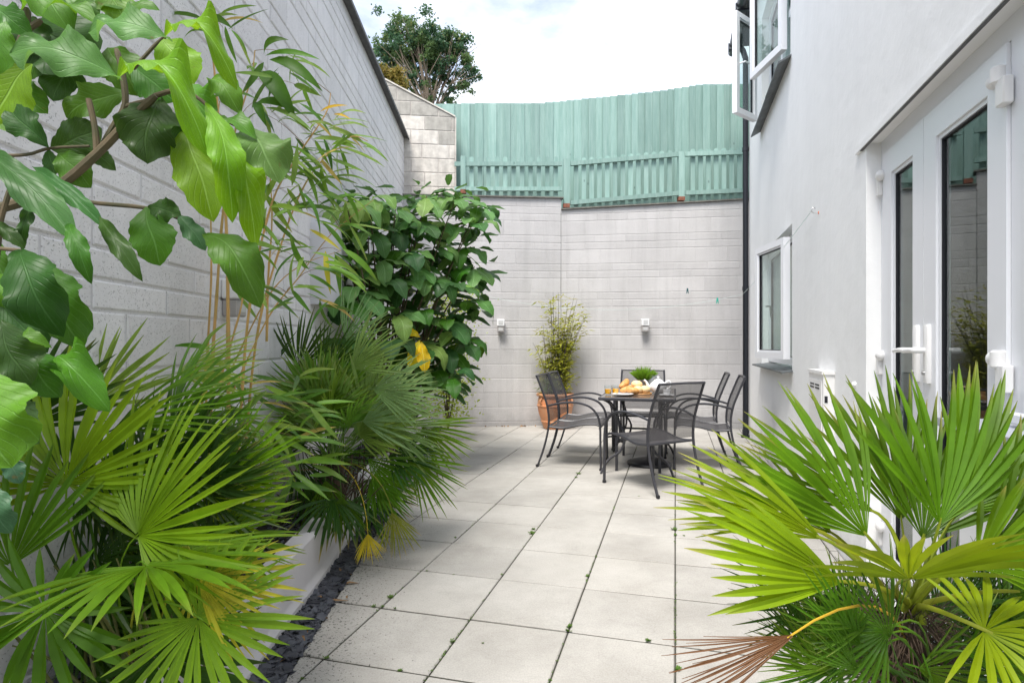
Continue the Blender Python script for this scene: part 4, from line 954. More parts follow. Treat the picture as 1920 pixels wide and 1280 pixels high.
def croissant(px, D, z, an, label, tilt=0):
    c = P(px, 700, D); c.z = bz+z; m = MB(); pts = []; rs = []
    for k in range(15):
        u = -1+2*k/14; a = u*1.1; pts.append(c+Vector((math.cos(an), math.sin(an), tilt))*(.075*math.sin(a))+Vector((-math.sin(an), math.cos(an), 0))*(.05*(1-math.cos(a)))+Vector((0, 0, 0)))
        rs.append((.027*(1-u*u)**.6+.005)*(1+.10*(k % 2)))
    m.tube(pts, rs, 12); tag(m.build('croissant', M['croissant'], org=c, smooth=True), label, 'croissant', 'croissants on the board')
Db = 5.88
roll(1196, Db-.06, .035, (.052, .05, .036), M['bread'], 'bread_roll', 'golden bread roll in the middle of the board, leaning on the croissants')
roll(1209, Db-.05, .035, (.052, .05, .037), M['bread'], 'bread_roll', 'floury bread roll at the right side of the board')
roll(1194, Db-.02, .082, (.056, .052, .038), M['bread'], 'bread_roll', 'bread roll on top of the pile of bread')
roll(1181, Db+.05, .035, (.05, .05, .036), M['bread'], 'bread_roll', 'bread roll at the back left of the board')
croissant(1176, Db-.06, .035, .3, 'croissant at the front left of the board', .25)
croissant(1184, Db-.1, .03, -.4, 'croissant at the front of the board beside the plate', -.1)
croissant(1172, Db+.02, .085, .8, 'croissant on top of the pile pointing up to the left', .5)
# herb pot
c = P(1206, 700, 6.2); c.z = TZ
hpz = empty('herb_pot', c, 'small zinc pot of bright green grassy herbs on the table', 'potted plant')
m = MB(); m.lathe([(0, .001), (.045, .001), (.058, .115), (.061, .118), (.058, .121), (.052, .118), (.05, .10), (0, .10)], 22, c); m.build('pot', M['zinc'], hpz, smooth=1)
m = MB()
for _ in range(420):
    an = random.uniform(0, 6.28); r = random.uniform(0, .04); b = c+Vector((r*math.cos(an), r*math.sin(an), .10)); an2 = an+random.uniform(-.5, .5); l = random.uniform(.10, .20); o = random.uniform(.1, .9)
    d = Vector((math.cos(an2)*o, math.sin(an2)*o, 1)).normalized(); q = Vector((-math.sin(an2), math.cos(an2), 0))*.0035
    m.add([b-q*.6, b+q*.6, b+d*l*.6+q, b+d*l+Vector((0, 0, -.3*o*l)), b+d*l*.6-q], [(0, 1, 2, 3, 4)])
tag(m.build('leaves', M['lance'], hpz, color=(.16, .34, .03)), kind='stuff')
# teapot
c = P(1234, 700, 5.92); c.z = TZ
tp = empty('teapot', c, 'white porcelain teapot with spout pointing left behind the near chair', 'teapot')
m = MB(); m.lathe([(0, .004), (.045, .004), (.05, .01), (.075, .04), (.082, .07), (.075, .10), (.05, .122), (.04, .126)], 28, c); m.build('body', M['porcelain'], tp, smooth=1)
m = MB(); m.lathe([(.044, .126), (.04, .134), (.02, .144), (.008, .147), (.007, .152), (.014, .162), (.010, .17), (0, .172)], 24, c); m.build('lid', M['porcelain'], tp, smooth=1)
m = MB(); m.tube(smoothpath([c+Vector((-.065, 0, .05)), c+Vector((-.10, 0, .075)), c+Vector((-.115, 0, .11)), c+Vector((-.14, 0, .135))], 4), [.022, .021, .019, .018, .016, .015, .014, .013, .012, .011, .011, .011, .011], 12); m.build('spout', M['porcelain'], tp, smooth=1)
m = MB(); m.tube(smoothpath([c+Vector((.07, 0, .105)), c+Vector((.105, 0, .125)), c+Vector((.125, 0, .10)), c+Vector((.115, 0, .06)), c+Vector((.078, 0, .045))], 4), .008, 10); m.build('handle', M['porcelain'], tp, smooth=1)
c = P(1224, 700, 6.12); c.z = TZ
m = MB(); m.lathe([(0, .002), (.05, .002), (.055, .01), (.055, .15), (.045, .17), (.048, .178), (.045, .178), (.042, .17), (.052, .15), (.052, .012), (0, .012)], 24, c); m.tube(smoothpath([c+Vector((.05, 0, .15)), c+Vector((.09, 0, .15)), c+Vector((.095, 0, .10)), c+Vector((.05, 0, .05))], 4), .005, 8)
tag(m.build('glass_jug', M['clear'], org=c, smooth=1), 'clear glass jug behind the teapot', 'jug')
c = P(1250, 700, 5.66); c.z = TZ
m = MB(); m.lathe([(0, .002), (.06, .004), (.075, .012), (.06, .008), (.022, .008), (.03, .012), (.042, .06), (.040, .06), (.028, .014), (0, .012)], 24, c)
tag(m.build('cup', M['porcelain'], org=c, smooth=1), 'white cup on a saucer seen through the mesh of the near chair', 'cup')

# ================================================================== TERRACOTTA POT + BLACK BAMBOO
c = Vector((P(1041, 0, 8.55).x, 8.55, 0))
pot = empty('terracotta_pot', c, 'large round terracotta pot with moulded bands against the back wall', 'plant pot')
m = MB(); m.lathe([(0, 0), (.155, 0), (.17, .02), (.195, .09), (.198, .10), (.206, .105), (.206, .118), (.203, .125), (.235, .22), (.25, .30), (.252, .32), (.261, .326), (.261, .342), (.252, .348), (.25, .40), (.236, .455), (.24, .462), (.265, .468), (.272, .485), (.265, .502), (.235, .506), (.22, .49), (.215, .44)], 40, c); m.build('body', M['terracotta'], pot, smooth=1)
m = MB(); m.lathe([(.216, .45), (.1, .455), (0, .46)], 24, c); m.build('compost', M['soil'], pot, smooth=1)
for an in (-2.5, -.6, 1.6):
    d = Vector((math.cos(an), math.sin(an), 0)); m = MB(); m.tube(smoothpath([c+d*.245+Vector((0, 0, .44)), c+d*.275+Vector((0, 0, .42)), c+d*.275+Vector((0, 0, .39)), c+d*.25+Vector((0, 0, .365))], 3), .014, 8); m.build('lug', M['terracotta'], pot, smooth=1)
bam = empty('potted_bamboo', c+Vector((0, 0, .46)), 'thin black-stemmed bamboo with sparse yellow-green leaves in the terracotta pot', 'bamboo')
tips = []
for k in range(34):
    an = random.uniform(0, 6.28); r = .16*random.random()**.6; b = c+Vector((r*math.cos(an), r*math.sin(an)*.8, .45)); h = random.uniform(.7, 1.5)*(1.0 if r < .1 else .85)
    lean = Vector((random.gauss(0, .13)+.9*r*math.cos(an), random.uniform(-.15, .10), 0)); t = b+lean*h*1.0+Vector((0, 0, h))
    if k == 0: t = P(1047, 549, 8.45)
    if k == 1: t = P(1100, 588, 8.45)
    if k == 2: t = P(1093, 600, 8.45)
    t.y = min(t.y, 8.72); t.x = max(t.x, P(1000, 0, 8.5).x)
    pts = bez(b, b.lerp(t, .5)+Vector((-lean.x*.25, 0, 0)), t, 6); m = MB(); m.tube(pts, [.0055, .005, .0045, .004, .003, .0015], 5); m.build('cane', M['blackcane'], bam, smooth=True)
    tips.append(pts)
m = MB()
for pts in tips:
    for _ in range(36):
        u = random.uniform(.12, 1); i = min(4, int(u*5)); p = pts[i].lerp(pts[i+1], u*5-i)+Vector((random.gauss(0, .065), random.gauss(0, .03), random.gauss(0, .02)))
        for _ in range(3):
            an = random.uniform(0, 6.28); l = random.uniform(.06, .115); d = Vector((math.cos(an), math.sin(an), random.uniform(-.7, .4))).normalized()*l; q = d.cross(Vector((random.random(), .3, 1))).normalized()*.011
            if (p+d).y > 8.8: continue
            m.add([p, p+d*.4+q, p+d, p+d*.4-q], [(0, 1, 2, 3)], random.choice((0, 0, 0, .15, .4)))
tag(m.build('foliage', M['lance'], bam, color=(.27, .33, .04)), kind='stuff')
for k in range(3):
    m = MB(); cc = c+Vector((-.13+.04*k, -.12, .5+.05*k))
    for _ in range(130):
        p = cc+Vector((random.gauss(0, .07), random.gauss(0, .05), random.gauss(.06, .07))); an = random.uniform(0, 6.28); l = random.uniform(.05, .10); d = Vector((math.cos(an), math.sin(an), random.uniform(-.8, .3))).normalized()*l; q = d.cross(Vector((random.random(), .3, 1))).normalized()*.009
        m.add([p, p+d*.4+q, p+d, p+d*.4-q], [(0, 1, 2, 3)])
    tag(m.build('lower_foliage', M['lance'], bam, color=(.12, .22, .04)), kind='stuff')

# ================================================================== TREE BEHIND
def tree():
    D = 15.0; root = empty('broadleaf_tree', (P(790, 0, D).x, D, -.05), 'tall tree with open branches and dense dark green crown behind the fence', 'tree')
    base = P(790, 0, D); base.z = -.05
    clumps = [(735, 62, 26), (755, 55, 30), (778, 66, 32), (802, 76, 28), (828, 78, 28), (848, 82, 24), (862, 100, 28), (874, 118, 24), (880, 140, 18), (864, 152, 18), (845, 125, 24), (820, 108, 28), (795, 104, 26), (770, 98, 28), (748, 92, 26), (728, 84, 22), (716, 100, 18), (708, 118, 14), (728, 122, 16), (757, 128, 18), (775, 140, 18), (800, 128, 18), (826, 140, 20), (815, 160, 14), (790, 165, 12), (773, 160, 12), (770, 45, 12), (830, 62, 12), (862, 72, 14), (850, 190, 9), (838, 186, 12), (806, 182, 14), (836, 100, 24), (790, 85, 28), (850, 168, 10), (738, 108, 14)]
    m = MB()
    fork = P(806, 215, D); m.tube([base, base.lerp(fork, .5)+Vector((.1, 0, 0)), fork], [.2, .16, .11], 8)
    m.build('trunk', M['treebark'], root, smooth=True)
    m = MB()
    for (px, py, r) in clumps:
        e = P(px, py, D+random.uniform(-.5, .5)); mid = fork.lerp(e, .45)+Vector(((e.x-fork.x)*-.12, random.uniform(-.2, .2), -.0))
        m.tube(bez(fork+Vector((random.uniform(-.12, .12), 0, -.2)), mid, e, 7), [.035, .03, .026, .021, .016, .011, .006], 5)
        for _ in range(5):
            e2 = e+Vector((random.gauss(0, .25), random.gauss(0, .2), random.gauss(0, .2))); m.tube([fork.lerp(e, .6), e2], [.012, .004], 4)
    m.build('limb', M['treebark'], root, smooth=True)
    def leaves(cl, name, colr, nl, sz):
        m = MB()
        for (px, py, r) in cl:
            c = P(px, py, D); rr = r/F*D
            subs = [c+Vector((random.gauss(0, .5)*rr, random.gauss(0, .55)*rr*1.3, random.gauss(0, .45)*rr)) for _ in range(9)]
            for _ in range(int(nl*(r/24)**2)):
                s_ = random.choice(subs); p = s_+Vector((random.gauss(0, .16)*rr, random.gauss(0, .2)*rr, random.gauss(0, .14)*rr))*1.1
                d = Vector((random.gauss(0, 1), random.gauss(0, 1), random.gauss(-.2, .7))).normalized()*sz*random.uniform(.7, 1.4); q = d.cross(Vector((random.gauss(0, 1), random.gauss(0, 1), random.gauss(0, 1)))).normalized()*sz*.32
                m.add([p, p+d*.5+q, p+d, p+d*.5-q], [(0, 1, 2, 3)], 0 if random.random() > .06 else .3)
        return tag(m.build(name, M['lance'], root, color=colr), kind='stuff')
    k = len(clumps)//2
    leaves(clumps[::2], 'crown', (.055, .12, .06), 620, .075); leaves(clumps[1::2], 'crown', (.085, .165, .06), 620, .075)
    b = empty('yellow_shrub', P(725, 300, 13), 'small yellow-brown leaved shrub top behind the gable wall', 'shrub'); b.location.z = 3.0; ORG[b.name] = b.location.copy()
    m = MB()
    for (px, py, r) in ((712, 135, 12), (725, 142, 14), (742, 150, 14), (752, 162, 12), (730, 155, 12), (745, 137, 9)):
        c = P(px, py, 13); rr = r/F*13
        for _ in range(420):
            p = c+Vector((random.gauss(0, .5)*rr, random.gauss(0, .5)*rr, random.gauss(0, .45)*rr)); d = Vector((random.gauss(0, 1), random.gauss(0, 1), random.gauss(0, 1))).normalized()*.07; q = d.cross(Vector((random.gauss(0, 1), random.gauss(0, 1), 1))).normalized()*.022
            m.add([p, p+d*.5+q, p+d, p+d*.5-q], [(0, 1, 2, 3)], random.choice((0, 0, .2, .5)))
    tag(m.build('foliage', M['lance'], b, color=(.17, .16, .03)), kind='stuff')
    m = MB(); q = P(732, 150, 13)
    for _ in range(5): m.tube([Vector((q.x+random.uniform(-.1, .1), 13, 0)), q+Vector((random.gauss(0, .15), 0, random.gauss(0, .1)))], [.03, .008], 5)
    m.build('stem', M['treebark'], b)
tree()

# ================================================================== LEAF TEMPLATES
def broad_template(seed, wave=.10, bulge=.12, twist=0.0):
    rd = random.Random(seed); m = MB(); NV, NU = 26, 8; uv = []
    ph = [rd.uniform(0, 6.28) for _ in range(4)]; sk = rd.uniform(-.06, .06)
    for i in range(NV+1):
        v = i/NV; w = (math.sin(math.pi*min(1, v)**1.25)**.72 if 0 < v < 1 else 0)*.5; w = max(w, .012 if v < .5 else 0.001)
        for k in range(NU+1):
            u = -1+2*k/NU; side = 0 if u < 0 else 1
            ser = 1+(.05*math.sin(v*46+side*2)+.06*math.sin(v*17+ph[side]))*(abs(u) > .7)
            edge = abs(u)**1.8*wave*(math.sin(v*11+ph[side])*.8+math.sin(v*19+ph[2+side])*.5)*(.3+.7*math.sin(math.pi*v))
            z = bulge*4*v*(1-v)*.5+edge+.10*abs(u)*w*1.4-.06*(u*w*2)**2
            m.v.append((u*w*ser+sk*math.sin(math.pi*v)+.02*math.sin(v*9+ph[0]), v, z)); m.a.append(0.0); uv.append((.5+u/2, v))
    m.f = [(i*(NU+1)+k, i*(NU+1)+k+1, (i+1)*(NU+1)+k+1, (i+1)*(NU+1)+k) for i in range(NV) for k in range(NU)]
    m.uv = uv
    return m.mesh('broad_leaf', M['broad'], smooth=True)
BT = [broad_template(i, wave=(.07, .12, .05, .14, .09, .11, .06, .16)[i], bulge=(.25, .5, .12, .35, .6, .2, .4, .75)[i]) for i in range(8)]
BS = [broad_template(20+i, wave=(.03, .05, .06, .04)[i], bulge=(.15, .35, .5, .7)[i]) for i in range(4)]
def lance_template(seed, bulge, age=0.0):
    rd = random.Random(seed); m = MB(); NV = 7; tw = rd.uniform(-.5, .5)
    for i in range(NV+1):
        v = i/NV; w = .5*math.sin(math.pi*v**.75)**.8 if 0 < v < 1 else .01; a = tw*v
        for u in (-1, 0, 1):
            x = u*w; z = abs(u)*w*.35; m.v.append((x*math.cos(a)-z*math.sin(a), v, x*math.sin(a)+z*math.cos(a)+bulge*4*v*(1-v)*1.5)); m.a.append(age if v < .8 else max(age, (v-.8)*4*rd.choice((0, 0, 1))))
    m.f = [(i*3+k, i*3+k+1, (i+1)*3+k+1, (i+1)*3+k) for i in range(NV) for k in range(2)]
    return m.mesh('lance_leaf', M['lance'], smooth=True)
LT = [lance_template(i, (.2, .5, .9, .35, .7, .1)[i]) for i in range(6)]; LTY = lance_template(9, .5, .75)
def leaf2p(parent, org, tmpl, a, b, nh, wr, color, name='leaf'):
    a = Vector(a); b = Vector(b); l = (b-a).length
    return put(name, tmpl, parent, mat4=frame(a-org, b-a, nh, l*wr, l, l*(wr if tmpl.name.startswith('lance') else 1)), color=color)

# ================================================================== FRONDS
def frond_mb(n, spread, Rr, fuse=.35, wf=1.0, droop=.12, cup=.12, seed=0, tip=.0, base_short=.25, age=0.0):
    rd = random.Random(seed); m = MB(); sp = R(spread); da = 2*sp/(n-1)
    for i in range(n):
        an = -sp+da*i+rd.uniform(-.28, .28)*da; c = abs(an)/math.pi
        Ls = Rr*(1-base_short*(c*1.15)**2)*rd.uniform(.84, 1.07)
        if i in (0, n-1): Ls *= .8
        rf = fuse*Ls*rd.uniform(.85, 1.1); wmax = rf*math.tan(min(da, .30)/2)*wf
        st = [.02, .12, .25, fuse*1.0, .52, .65, .78, .88, .95, 1.0]
        dx, dy = math.sin(an), math.cos(an); px_, py_ = dy, -dx; dr = droop*rd.uniform(.5, 1.7); bend = rd.uniform(-.05, .05)
        tp = tip*rd.uniform(0, 1.5)
        b0 = len(m.v)
        for s_ in st:
            r = s_*Ls
            if r <= rf: w = max(.0008, r*math.tan(min(da, .30)/2)*wf*1.02)
            else: u = (r-rf)/(Ls-rf); w = wmax*(1+.35*math.sin(math.pi*u*.8))*(1-u**2.6)+.0004
            x, y = dx*r+px_*bend*Ls*s_**2, dy*r+py_*bend*Ls*s_**2; z = cup*r*(c*2)**1.0-dr*Ls*s_**2.2
            f = .80*w if r < rf*1.3 else .55*w
            for q in (-1, 0, 1):
                m.v.append((x+px_*w*q, y+py_*w*q, z+abs(q)*f)); m.a.append(min(1, max(age, (s_-.78)*4*tp)))
        for k in range(len(st)-1):
            for q in (0, 1): m.f.append((b0+k*3+q, b0+k*3+q+1, b0+(k+1)*3+q+1, b0+(k+1)*3+q))
    return m
def add_frond(palm, crown, hub, a, nrm, Rr, spread, n, color, fuse=.35, wf=1., droop=.12, cup=.12, tip=.3, seed=0, pet=True, petcol=None, petr=.006, age=0., base_short=.25):
    org = ORG[palm.name]; hub = Vector(hub); a = Vector(a).normalized()
    me = frond_mb(n, spread, Rr, fuse, wf, droop, cup, seed, tip, base_short, age).mesh('frond', M['palm'], smooth=True)
    fo = put('frond', me, palm, mat4=frame(hub-org, a, nrm), color=color)
    if pet:
        crown = Vector(crown); d = (hub-crown).length
        pts = bez(crown, hub-a*d*.35+Vector((0, 0, .1*d)), hub+a*.012, 8); m = MB(); m.tube(pts, [petr*1.5, petr*1.2, petr, petr*.9, petr*.8, petr*.7, petr*.65, petr*.5], 6, flat=.6)
        m.build('petiole', M['petiole'], palm, smooth=True, color=petcol or tuple(c*1.1 for c in color))
    return fo
def img_dir(phi, dz): p = R(phi); return Vector((math.cos(p), dz, math.sin(p))).normalized()
BR = (.15, .29, .008); BY = (.25, .36, .010); MG = (.075, .175, .008); DG = (.028, .078, .008); PG = (.22, .32, .05); YE = (.50, .42, .03); BRN = (.22, .09, .045)
# ---- front left fan palm
cr0 = P(250, 1240, 1.75); cr0.z = .26
palmA = empty('fan_palm', (cr0.x, cr0.y, .2), 'large bright green fan palm in the near left corner of the bed', 'palm')
LA = [ # px py D phi dz R spread n col nrm droop
 (125, 905, 1.60, 80, -.05, .37, 118, 30, BR, (.05, -1, .45), .10),
 (258, 1003, 1.55, 50, -.1, .385, 100, 34, BR, (-.1, -1, .55), .12),
 (275, 1060, 1.48, 8, -.8, .36, 120, 26, (.11, .24, .01), (.0, -.1, 1), .10),
 (372, 1158, 1.42, -18, -.15, .255, 150, 32, (.13, .26, .015), (.0, -1, .7), .10),
 (85, 1145, 1.40, -95, -.2, .24, 165, 20, MG, (.1, -1, .4), .08),
 (372, 1085, 1.46, -14, -.15, .24, 46, 18, (.38, .40, .03), (0, -1, .7), .22), (368, 1090, 1.47, -80, -.1, .12, 40, 9, (.40, .40, .03), (0, -1, .3), .1),
 (385, 958, 1.85, 30, -.05, .29, 78, 28, BR, (0, -1, .7), .15),
 (165, 765, 2.0, 62, .0, .34, 52, 18, PG, (.2, -1, .3), .06),
 (212, 805, 1.75, 28, -.2, .42, 28, 16, MG, (.0, -.8, .8), .22),
 (20, 1060, 1.5, 95, .1, .33, 60, 16, MG, (.3, -1, .2), .08),
 (320, 790, 1.95, 40, 0, .33, 60, 22, MG, (0, -1, .6), .18),
 (400, 1010, 1.75, 5, -.1, .25, 70, 24, MG, (0, -1, .9), .2),
 (300, 905, 1.8, 60, 0, .34, 70, 24, DG, (0, -1, .6), .15),
 (40, 800, 1.7, 75, 0, .34, 70, 20, DG, (.2, -1, .4), .12),
 (420, 900, 1.9, 50, 0, .28, 60, 22, (.11, .24, .008), (0, -1, .7), .15),
 (290, 1230, 1.55, -40, 0, .26, 120, 20, DG, (0, -1, .6), .15),
 (330, 700, 2.1, 15, 0, .30, 40, 16, PG, (.1, -1, .9), .15),
]
for k, (px, py, D, ph, dz, Rr, sp, n, col, nr, dr) in enumerate(LA):
    add_frond(palmA, cr0+Vector((random.uniform(-.06, .06), random.uniform(-.05, .1), 0)), P(px, py, D), img_dir(ph, dz), nr, Rr, sp, n, col, fuse=.38, wf=.95, droop=dr, cup=.10, tip=.2, seed=k+1, petr=.0045)
for k in range(40):
    px, py, D = random.uniform(0, 400), random.uniform(880, 1250), random.uniform(1.75, 2.2); h = P(px, py, D)
    if px > 330 and py > 1000: continue
    if h.x < -1.3: h.x = -1.28
    add_frond(palmA, cr0+Vector((random.uniform(-.15, .2), random.uniform(0, .3), 0)), h, img_dir(random.uniform(-30, 110), random.uniform(-.4, .3)), (random.uniform(-.5, .5), -1, random.uniform(.3, 1.2)), random.uniform(.24, .32), random.uniform(60, 110), 18, random.choice((DG, DG, (.02, .05, .008), MG)), fuse=.3, wf=.85, droop=.15, tip=.2, seed=100+k, petr=.0045)
m = MB()
for k in range(40):
    b = cr0+Vector((random.uniform(-.25, .2), random.uniform(-.2, .5), -.05)); e = b+Vector((random.gauss(0, .2), random.gauss(0, .1), random.uniform(.2, .5))); m.tube(bez(b, b.lerp(e, .5)+Vector((0, 0, .1)), e, 5), [.005, .0045, .004, .003, .002], 5)
m.build('old_stem', M['petiole'], palmA, smooth=True, color=(.10, .11, .03))
m = MB(); m.tube([Vector((cr0.x, cr0.y, .15)), cr0+Vector((0, 0, .05))], [.06, .05], 10); m.build('trunk', M['fibre'], palmA)
# ---- middle dwarf palm
crB = Vector((-1.08, 3.62, .50))
palmB = empty('dwarf_palm', (crB.x, crB.y, .2), 'bushy grey-green dwarf palm spilling over the planter kerb in the middle of the bed', 'palm')
random.seed(21)
for k in range(64):
    az = random.uniform(0, 6.28); el = R(random.choice((random.uniform(35, 85), random.uniform(-15, 50))))
    d = Vector((math.cos(az)*math.cos(el), math.sin(az)*math.cos(el)*.95, math.sin(el)))
    if d.x < -.35: d.x *= .35; d.normalize()
    pl = random.uniform(.22, .46); hub = crB+d*pl+Vector((0, 0, -.10*(1-d.z)))
    a = (d+Vector((0, 0, -.35 if el < R(30) else -.05))).normalized(); nr = Vector((random.gauss(0, .3), random.gauss(-.5, .35), 1)) if el < R(55) else Vector((random.gauss(0, .6), -1, random.gauss(.3, .3)))
    low_ = el < R(5); col = random.choice((MG, DG, (.06, .15, .015), (.09, .19, .025), (.15, .26, .06))) if el < R(35) else random.choice((MG, (.10, .22, .02), (.15, .27, .05), (.20, .31, .09)))  # upper fronds draw paler greens: the highlight is put into their colour
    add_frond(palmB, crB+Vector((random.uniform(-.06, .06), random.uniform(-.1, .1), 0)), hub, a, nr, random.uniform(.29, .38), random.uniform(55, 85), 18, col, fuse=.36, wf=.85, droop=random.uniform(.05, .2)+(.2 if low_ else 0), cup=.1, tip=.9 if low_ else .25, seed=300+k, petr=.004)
for k, (px, py, D, ph, Rr, col, tip) in enumerate(((700, 900, 3.35, -60, .30, MG, .6), (735, 960, 3.2, -75, .24, (.2, .22, .03), 1.4), (640, 930, 3.2, -85, .26, MG, 1.0), (790, 800, 3.7, -25, .36, MG, .4), (770, 860, 3.5, -38, .38, MG, .4), (690, 1000, 3.05, -85, .16, YE, 1.4), (590, 900, 3.3, -90, .3, DG, .8), (660, 690, 3.5, 40, .40, (.12, .21, .05), .2), (700, 730, 3.4, 5, .42, (.14, .23, .08), .2), (560, 690, 3.6, 80, .36, DG, .2), (500, 700, 3.7, 100, .34, DG, .2), (610, 700, 3.7, 65, .38, DG, .2), (720, 760, 3.6, 30, .36, (.18, .28, .10), .2), (730, 800, 3.6, -5, .38, (.16, .26, .08), .3), (680, 790, 3.4, 15, .36, (.18, .28, .11), .2), (740, 830, 3.7, -20, .38, MG, .4), (650, 640, 3.7, 60, .32, (.14, .24, .09), .2), (690, 860, 3.4, -35, .34, MG, .5), (590, 780, 3.4, 60, .36, MG, .2), (560, 860, 3.4, -60, .36, DG, .5), (610, 900, 3.3, -80, .34, MG, .9))):
    add_frond(palmB, crB, P(px, py, D), img_dir(ph, -.1), (.1, -1, .6), Rr, 48 if ph > -30 else 40, 18, col, fuse=.36, wf=.85, droop=.15, tip=tip, seed=400+k, petr=.004)
m = MB(); m.tube([Vector((crB.x, crB.y, .15)), crB], [.07, .06], 10)
for k in range(60):
    b = Vector((crB.x+random.uniform(-.15, .15), crB.y+random.uniform(-.3, .3), .2)); e = b+Vector((random.gauss(.05, .12), random.gauss(0, .15), random.uniform(.15, .4))); m.tube([b, e], [.005, .003], 4)
m.build('trunk', M['fibre'], palmB)
# ---- right foreground palm
random.seed(33)
crC = P(1700, 1150, 1.28)
palmC = empty('fan_palm', (crC.x, crC.y, 0), 'sunlit yellow-green fan palm with shaggy trunk in the near right corner by the doors', 'palm')
YG = (.20, .29, .006); GG = (.11, .22, .008); GD = (.07, .16, .008)
RA = [
 (1578, 1092, 1.12, 160, -.1, .30, 30, 13, YG, (.2, -.9, .5), .06, 1.25, .42),
 (1492, 985, 1.22, 160, .05, .27, 24, 17, YG, (.2, -.9, .7), .06, 1.1, .45),
 (1625, 1005, 1.25, 122, .05, .34, 44, 20, GG, (.2, -1, .35), .05, 1.0, .45),
 (1640, 960, 1.36, 150, .1, .33, 22, 14, GD, (.2, -1, .5), .06, 1.0, .45),
 (1762, 982, 1.12, 80, .0, .31, 48, 14, GG, (.05, -1, .2), .06, .95, .36),
 (1690, 975, 1.38, 92, .1, .34, 42, 18, GD, (0, -1, .3), .05, 1.0, .42),
 (1800, 960, 1.30, 50, .0, .34, 40, 16, GG, (-.1, -1, .4), .06, 1.1, .42),
 (1705, 1086, 1.04, 90, -1.15, .25, 86, 17, YG, (0, .4, 1), .02, .95, .42),
 (1845, 1183, 1.02, -8, -.4, .21, 125, 20, YG, (0, -.5, .9), .14, .85, .3),
 (1870, 1010, 1.22, 35, -.1, .28, 42, 15, GD, (0, -1, .5), .08, 1.0, .4),
 (1900, 1110, 1.2, 10, -.1, .26, 60, 16, GD, (0, -1, .6), .10, 1.0, .4),
 (1730, 1010, 1.3, 70, .1, .30, 50, 18, GD, (0, -1, .5), .05, 1.0, .42),
 (1540, 1010, 1.18, 148, .0, .29, 26, 13, YG, (.2, -1, .6), .12, 1.1, .42),
 (1830, 1060, 1.12, 25, -.2, .26, 50, 16, GG, (0, -.8, .8), .16, 1.1, .4),
 (1560, 1000, 1.35, 140, .1, .28, 28, 15, GG, (.2, -1, .5), .06, 1.0, .42),
]
for k, (px, py, D, ph, dz, Rr, sp, n, col, nr, dr, wf, fu) in enumerate(RA):
    add_frond(palmC, crC+Vector((random.uniform(-.04, .04), random.uniform(-.03, .05), random.uniform(-.03, .02))), P(px, py, D), img_dir(ph, dz), nr, Rr, sp, n, col, fuse=fu, wf=wf, droop=dr*1.4+.03, cup=.06, tip=.55, seed=500+k, petr=.006, petcol=(.24, .28, .02))
add_frond(palmC, crC+Vector((0, 0, -.06)), P(1488, 1190, 1.0), img_dir(200, -.1), (.1, -1, .5), .20, 17, 24, (.17, .085, .035), fuse=.3, wf=.9, droop=.25, cup=.3, tip=0, seed=600, petr=.0032, petcol=(.55, .33, .03))
for k in range(54):
    left = k < 24
    px = random.uniform(1500, 1680) if left else random.uniform(1740, 1930); py = random.uniform(1110, 1270); D = random.uniform(1.35, 1.6); h = P(px, py, D)
    st_ = h.x*CT-h.y*ST
    if st_ > .84: h -= SV*(st_-.84)
    add_frond(palmC, crC+Vector((random.uniform(-.05, .05), .03, -.12)), h, img_dir(random.uniform(70, 170) if left else random.uniform(-60, 80), random.uniform(-.2, .3)), (random.uniform(-.4, .4), -1, random.uniform(0, 1)), random.uniform(.15, .24), random.uniform(35, 70), 16, random.choice((DG, (.05, .13, .02), MG)), fuse=.25, wf=.65, droop=.1, tip=.3, seed=620+k, petr=.004)
m = MB(); zt = crC.z
m.lathe([(.0, -.02), (.035, -.03), (.05, -.10), (.055, -.25), (.055, -.45), (.05, -zt)][::-1], 16, crC); tb = m.build('trunk', M['fibre'], palmC, smooth=True)
for k in range(14):
    px, py = random.uniform(1540, 1700), random.uniform(1170, 1275); h = P(px, py, random.uniform(1.05, 1.2))
    add_frond(palmC, crC+Vector((random.uniform(-.04, .04), -.05, -.14)), h, img_dir(random.uniform(95, 215), random.uniform(-.3, .1)), (random.uniform(-.4, .4), -1, random.uniform(.2, 1)), random.uniform(.12, .19), random.uniform(25, 50), 11, random.choice((MG, GD, (.06, .15, .01))), fuse=.25, wf=.7, droop=.12, tip=.3, seed=720+k, petr=.003)
for k in range(6):
    h = P(random.uniform(1720, 1900), random.uniform(1210, 1290), random.uniform(1.05, 1.2))
    add_frond(palmC, crC+Vector((.03, -.04, -.12)), h, img_dir(random.uniform(-70, 40), -.1), (0, -1, .6), .17, 45, 12, random.choice((MG, GD)), fuse=.25, wf=.7, droop=.12, tip=.4, seed=760+k, petr=.003)
m = MB()
for _ in range(4200):
    an = random.uniform(0, 6.28); z = random.uniform(-.5, .03); r = random.uniform(.04, .065); b = crC+Vector((r*math.cos(an), r*math.sin(an), z)); d = Vector((math.cos(an)*random.uniform(.3, 1), math.sin(an)*random.uniform(.3, 1), random.uniform(-.9, .8))).normalized()*random.uniform(.02, .09)
    q = Vector((-math.sin(an), math.cos(an), random.uniform(-.5, .5)))*random.uniform(.0006, .0022); m.add([b-q, b+q, b+d+q*.3, b+d-q*.3], [(0, 1, 2, 3)])
tag(m.build('trunk_fibre', M['fibre'], tb), kind='stuff')
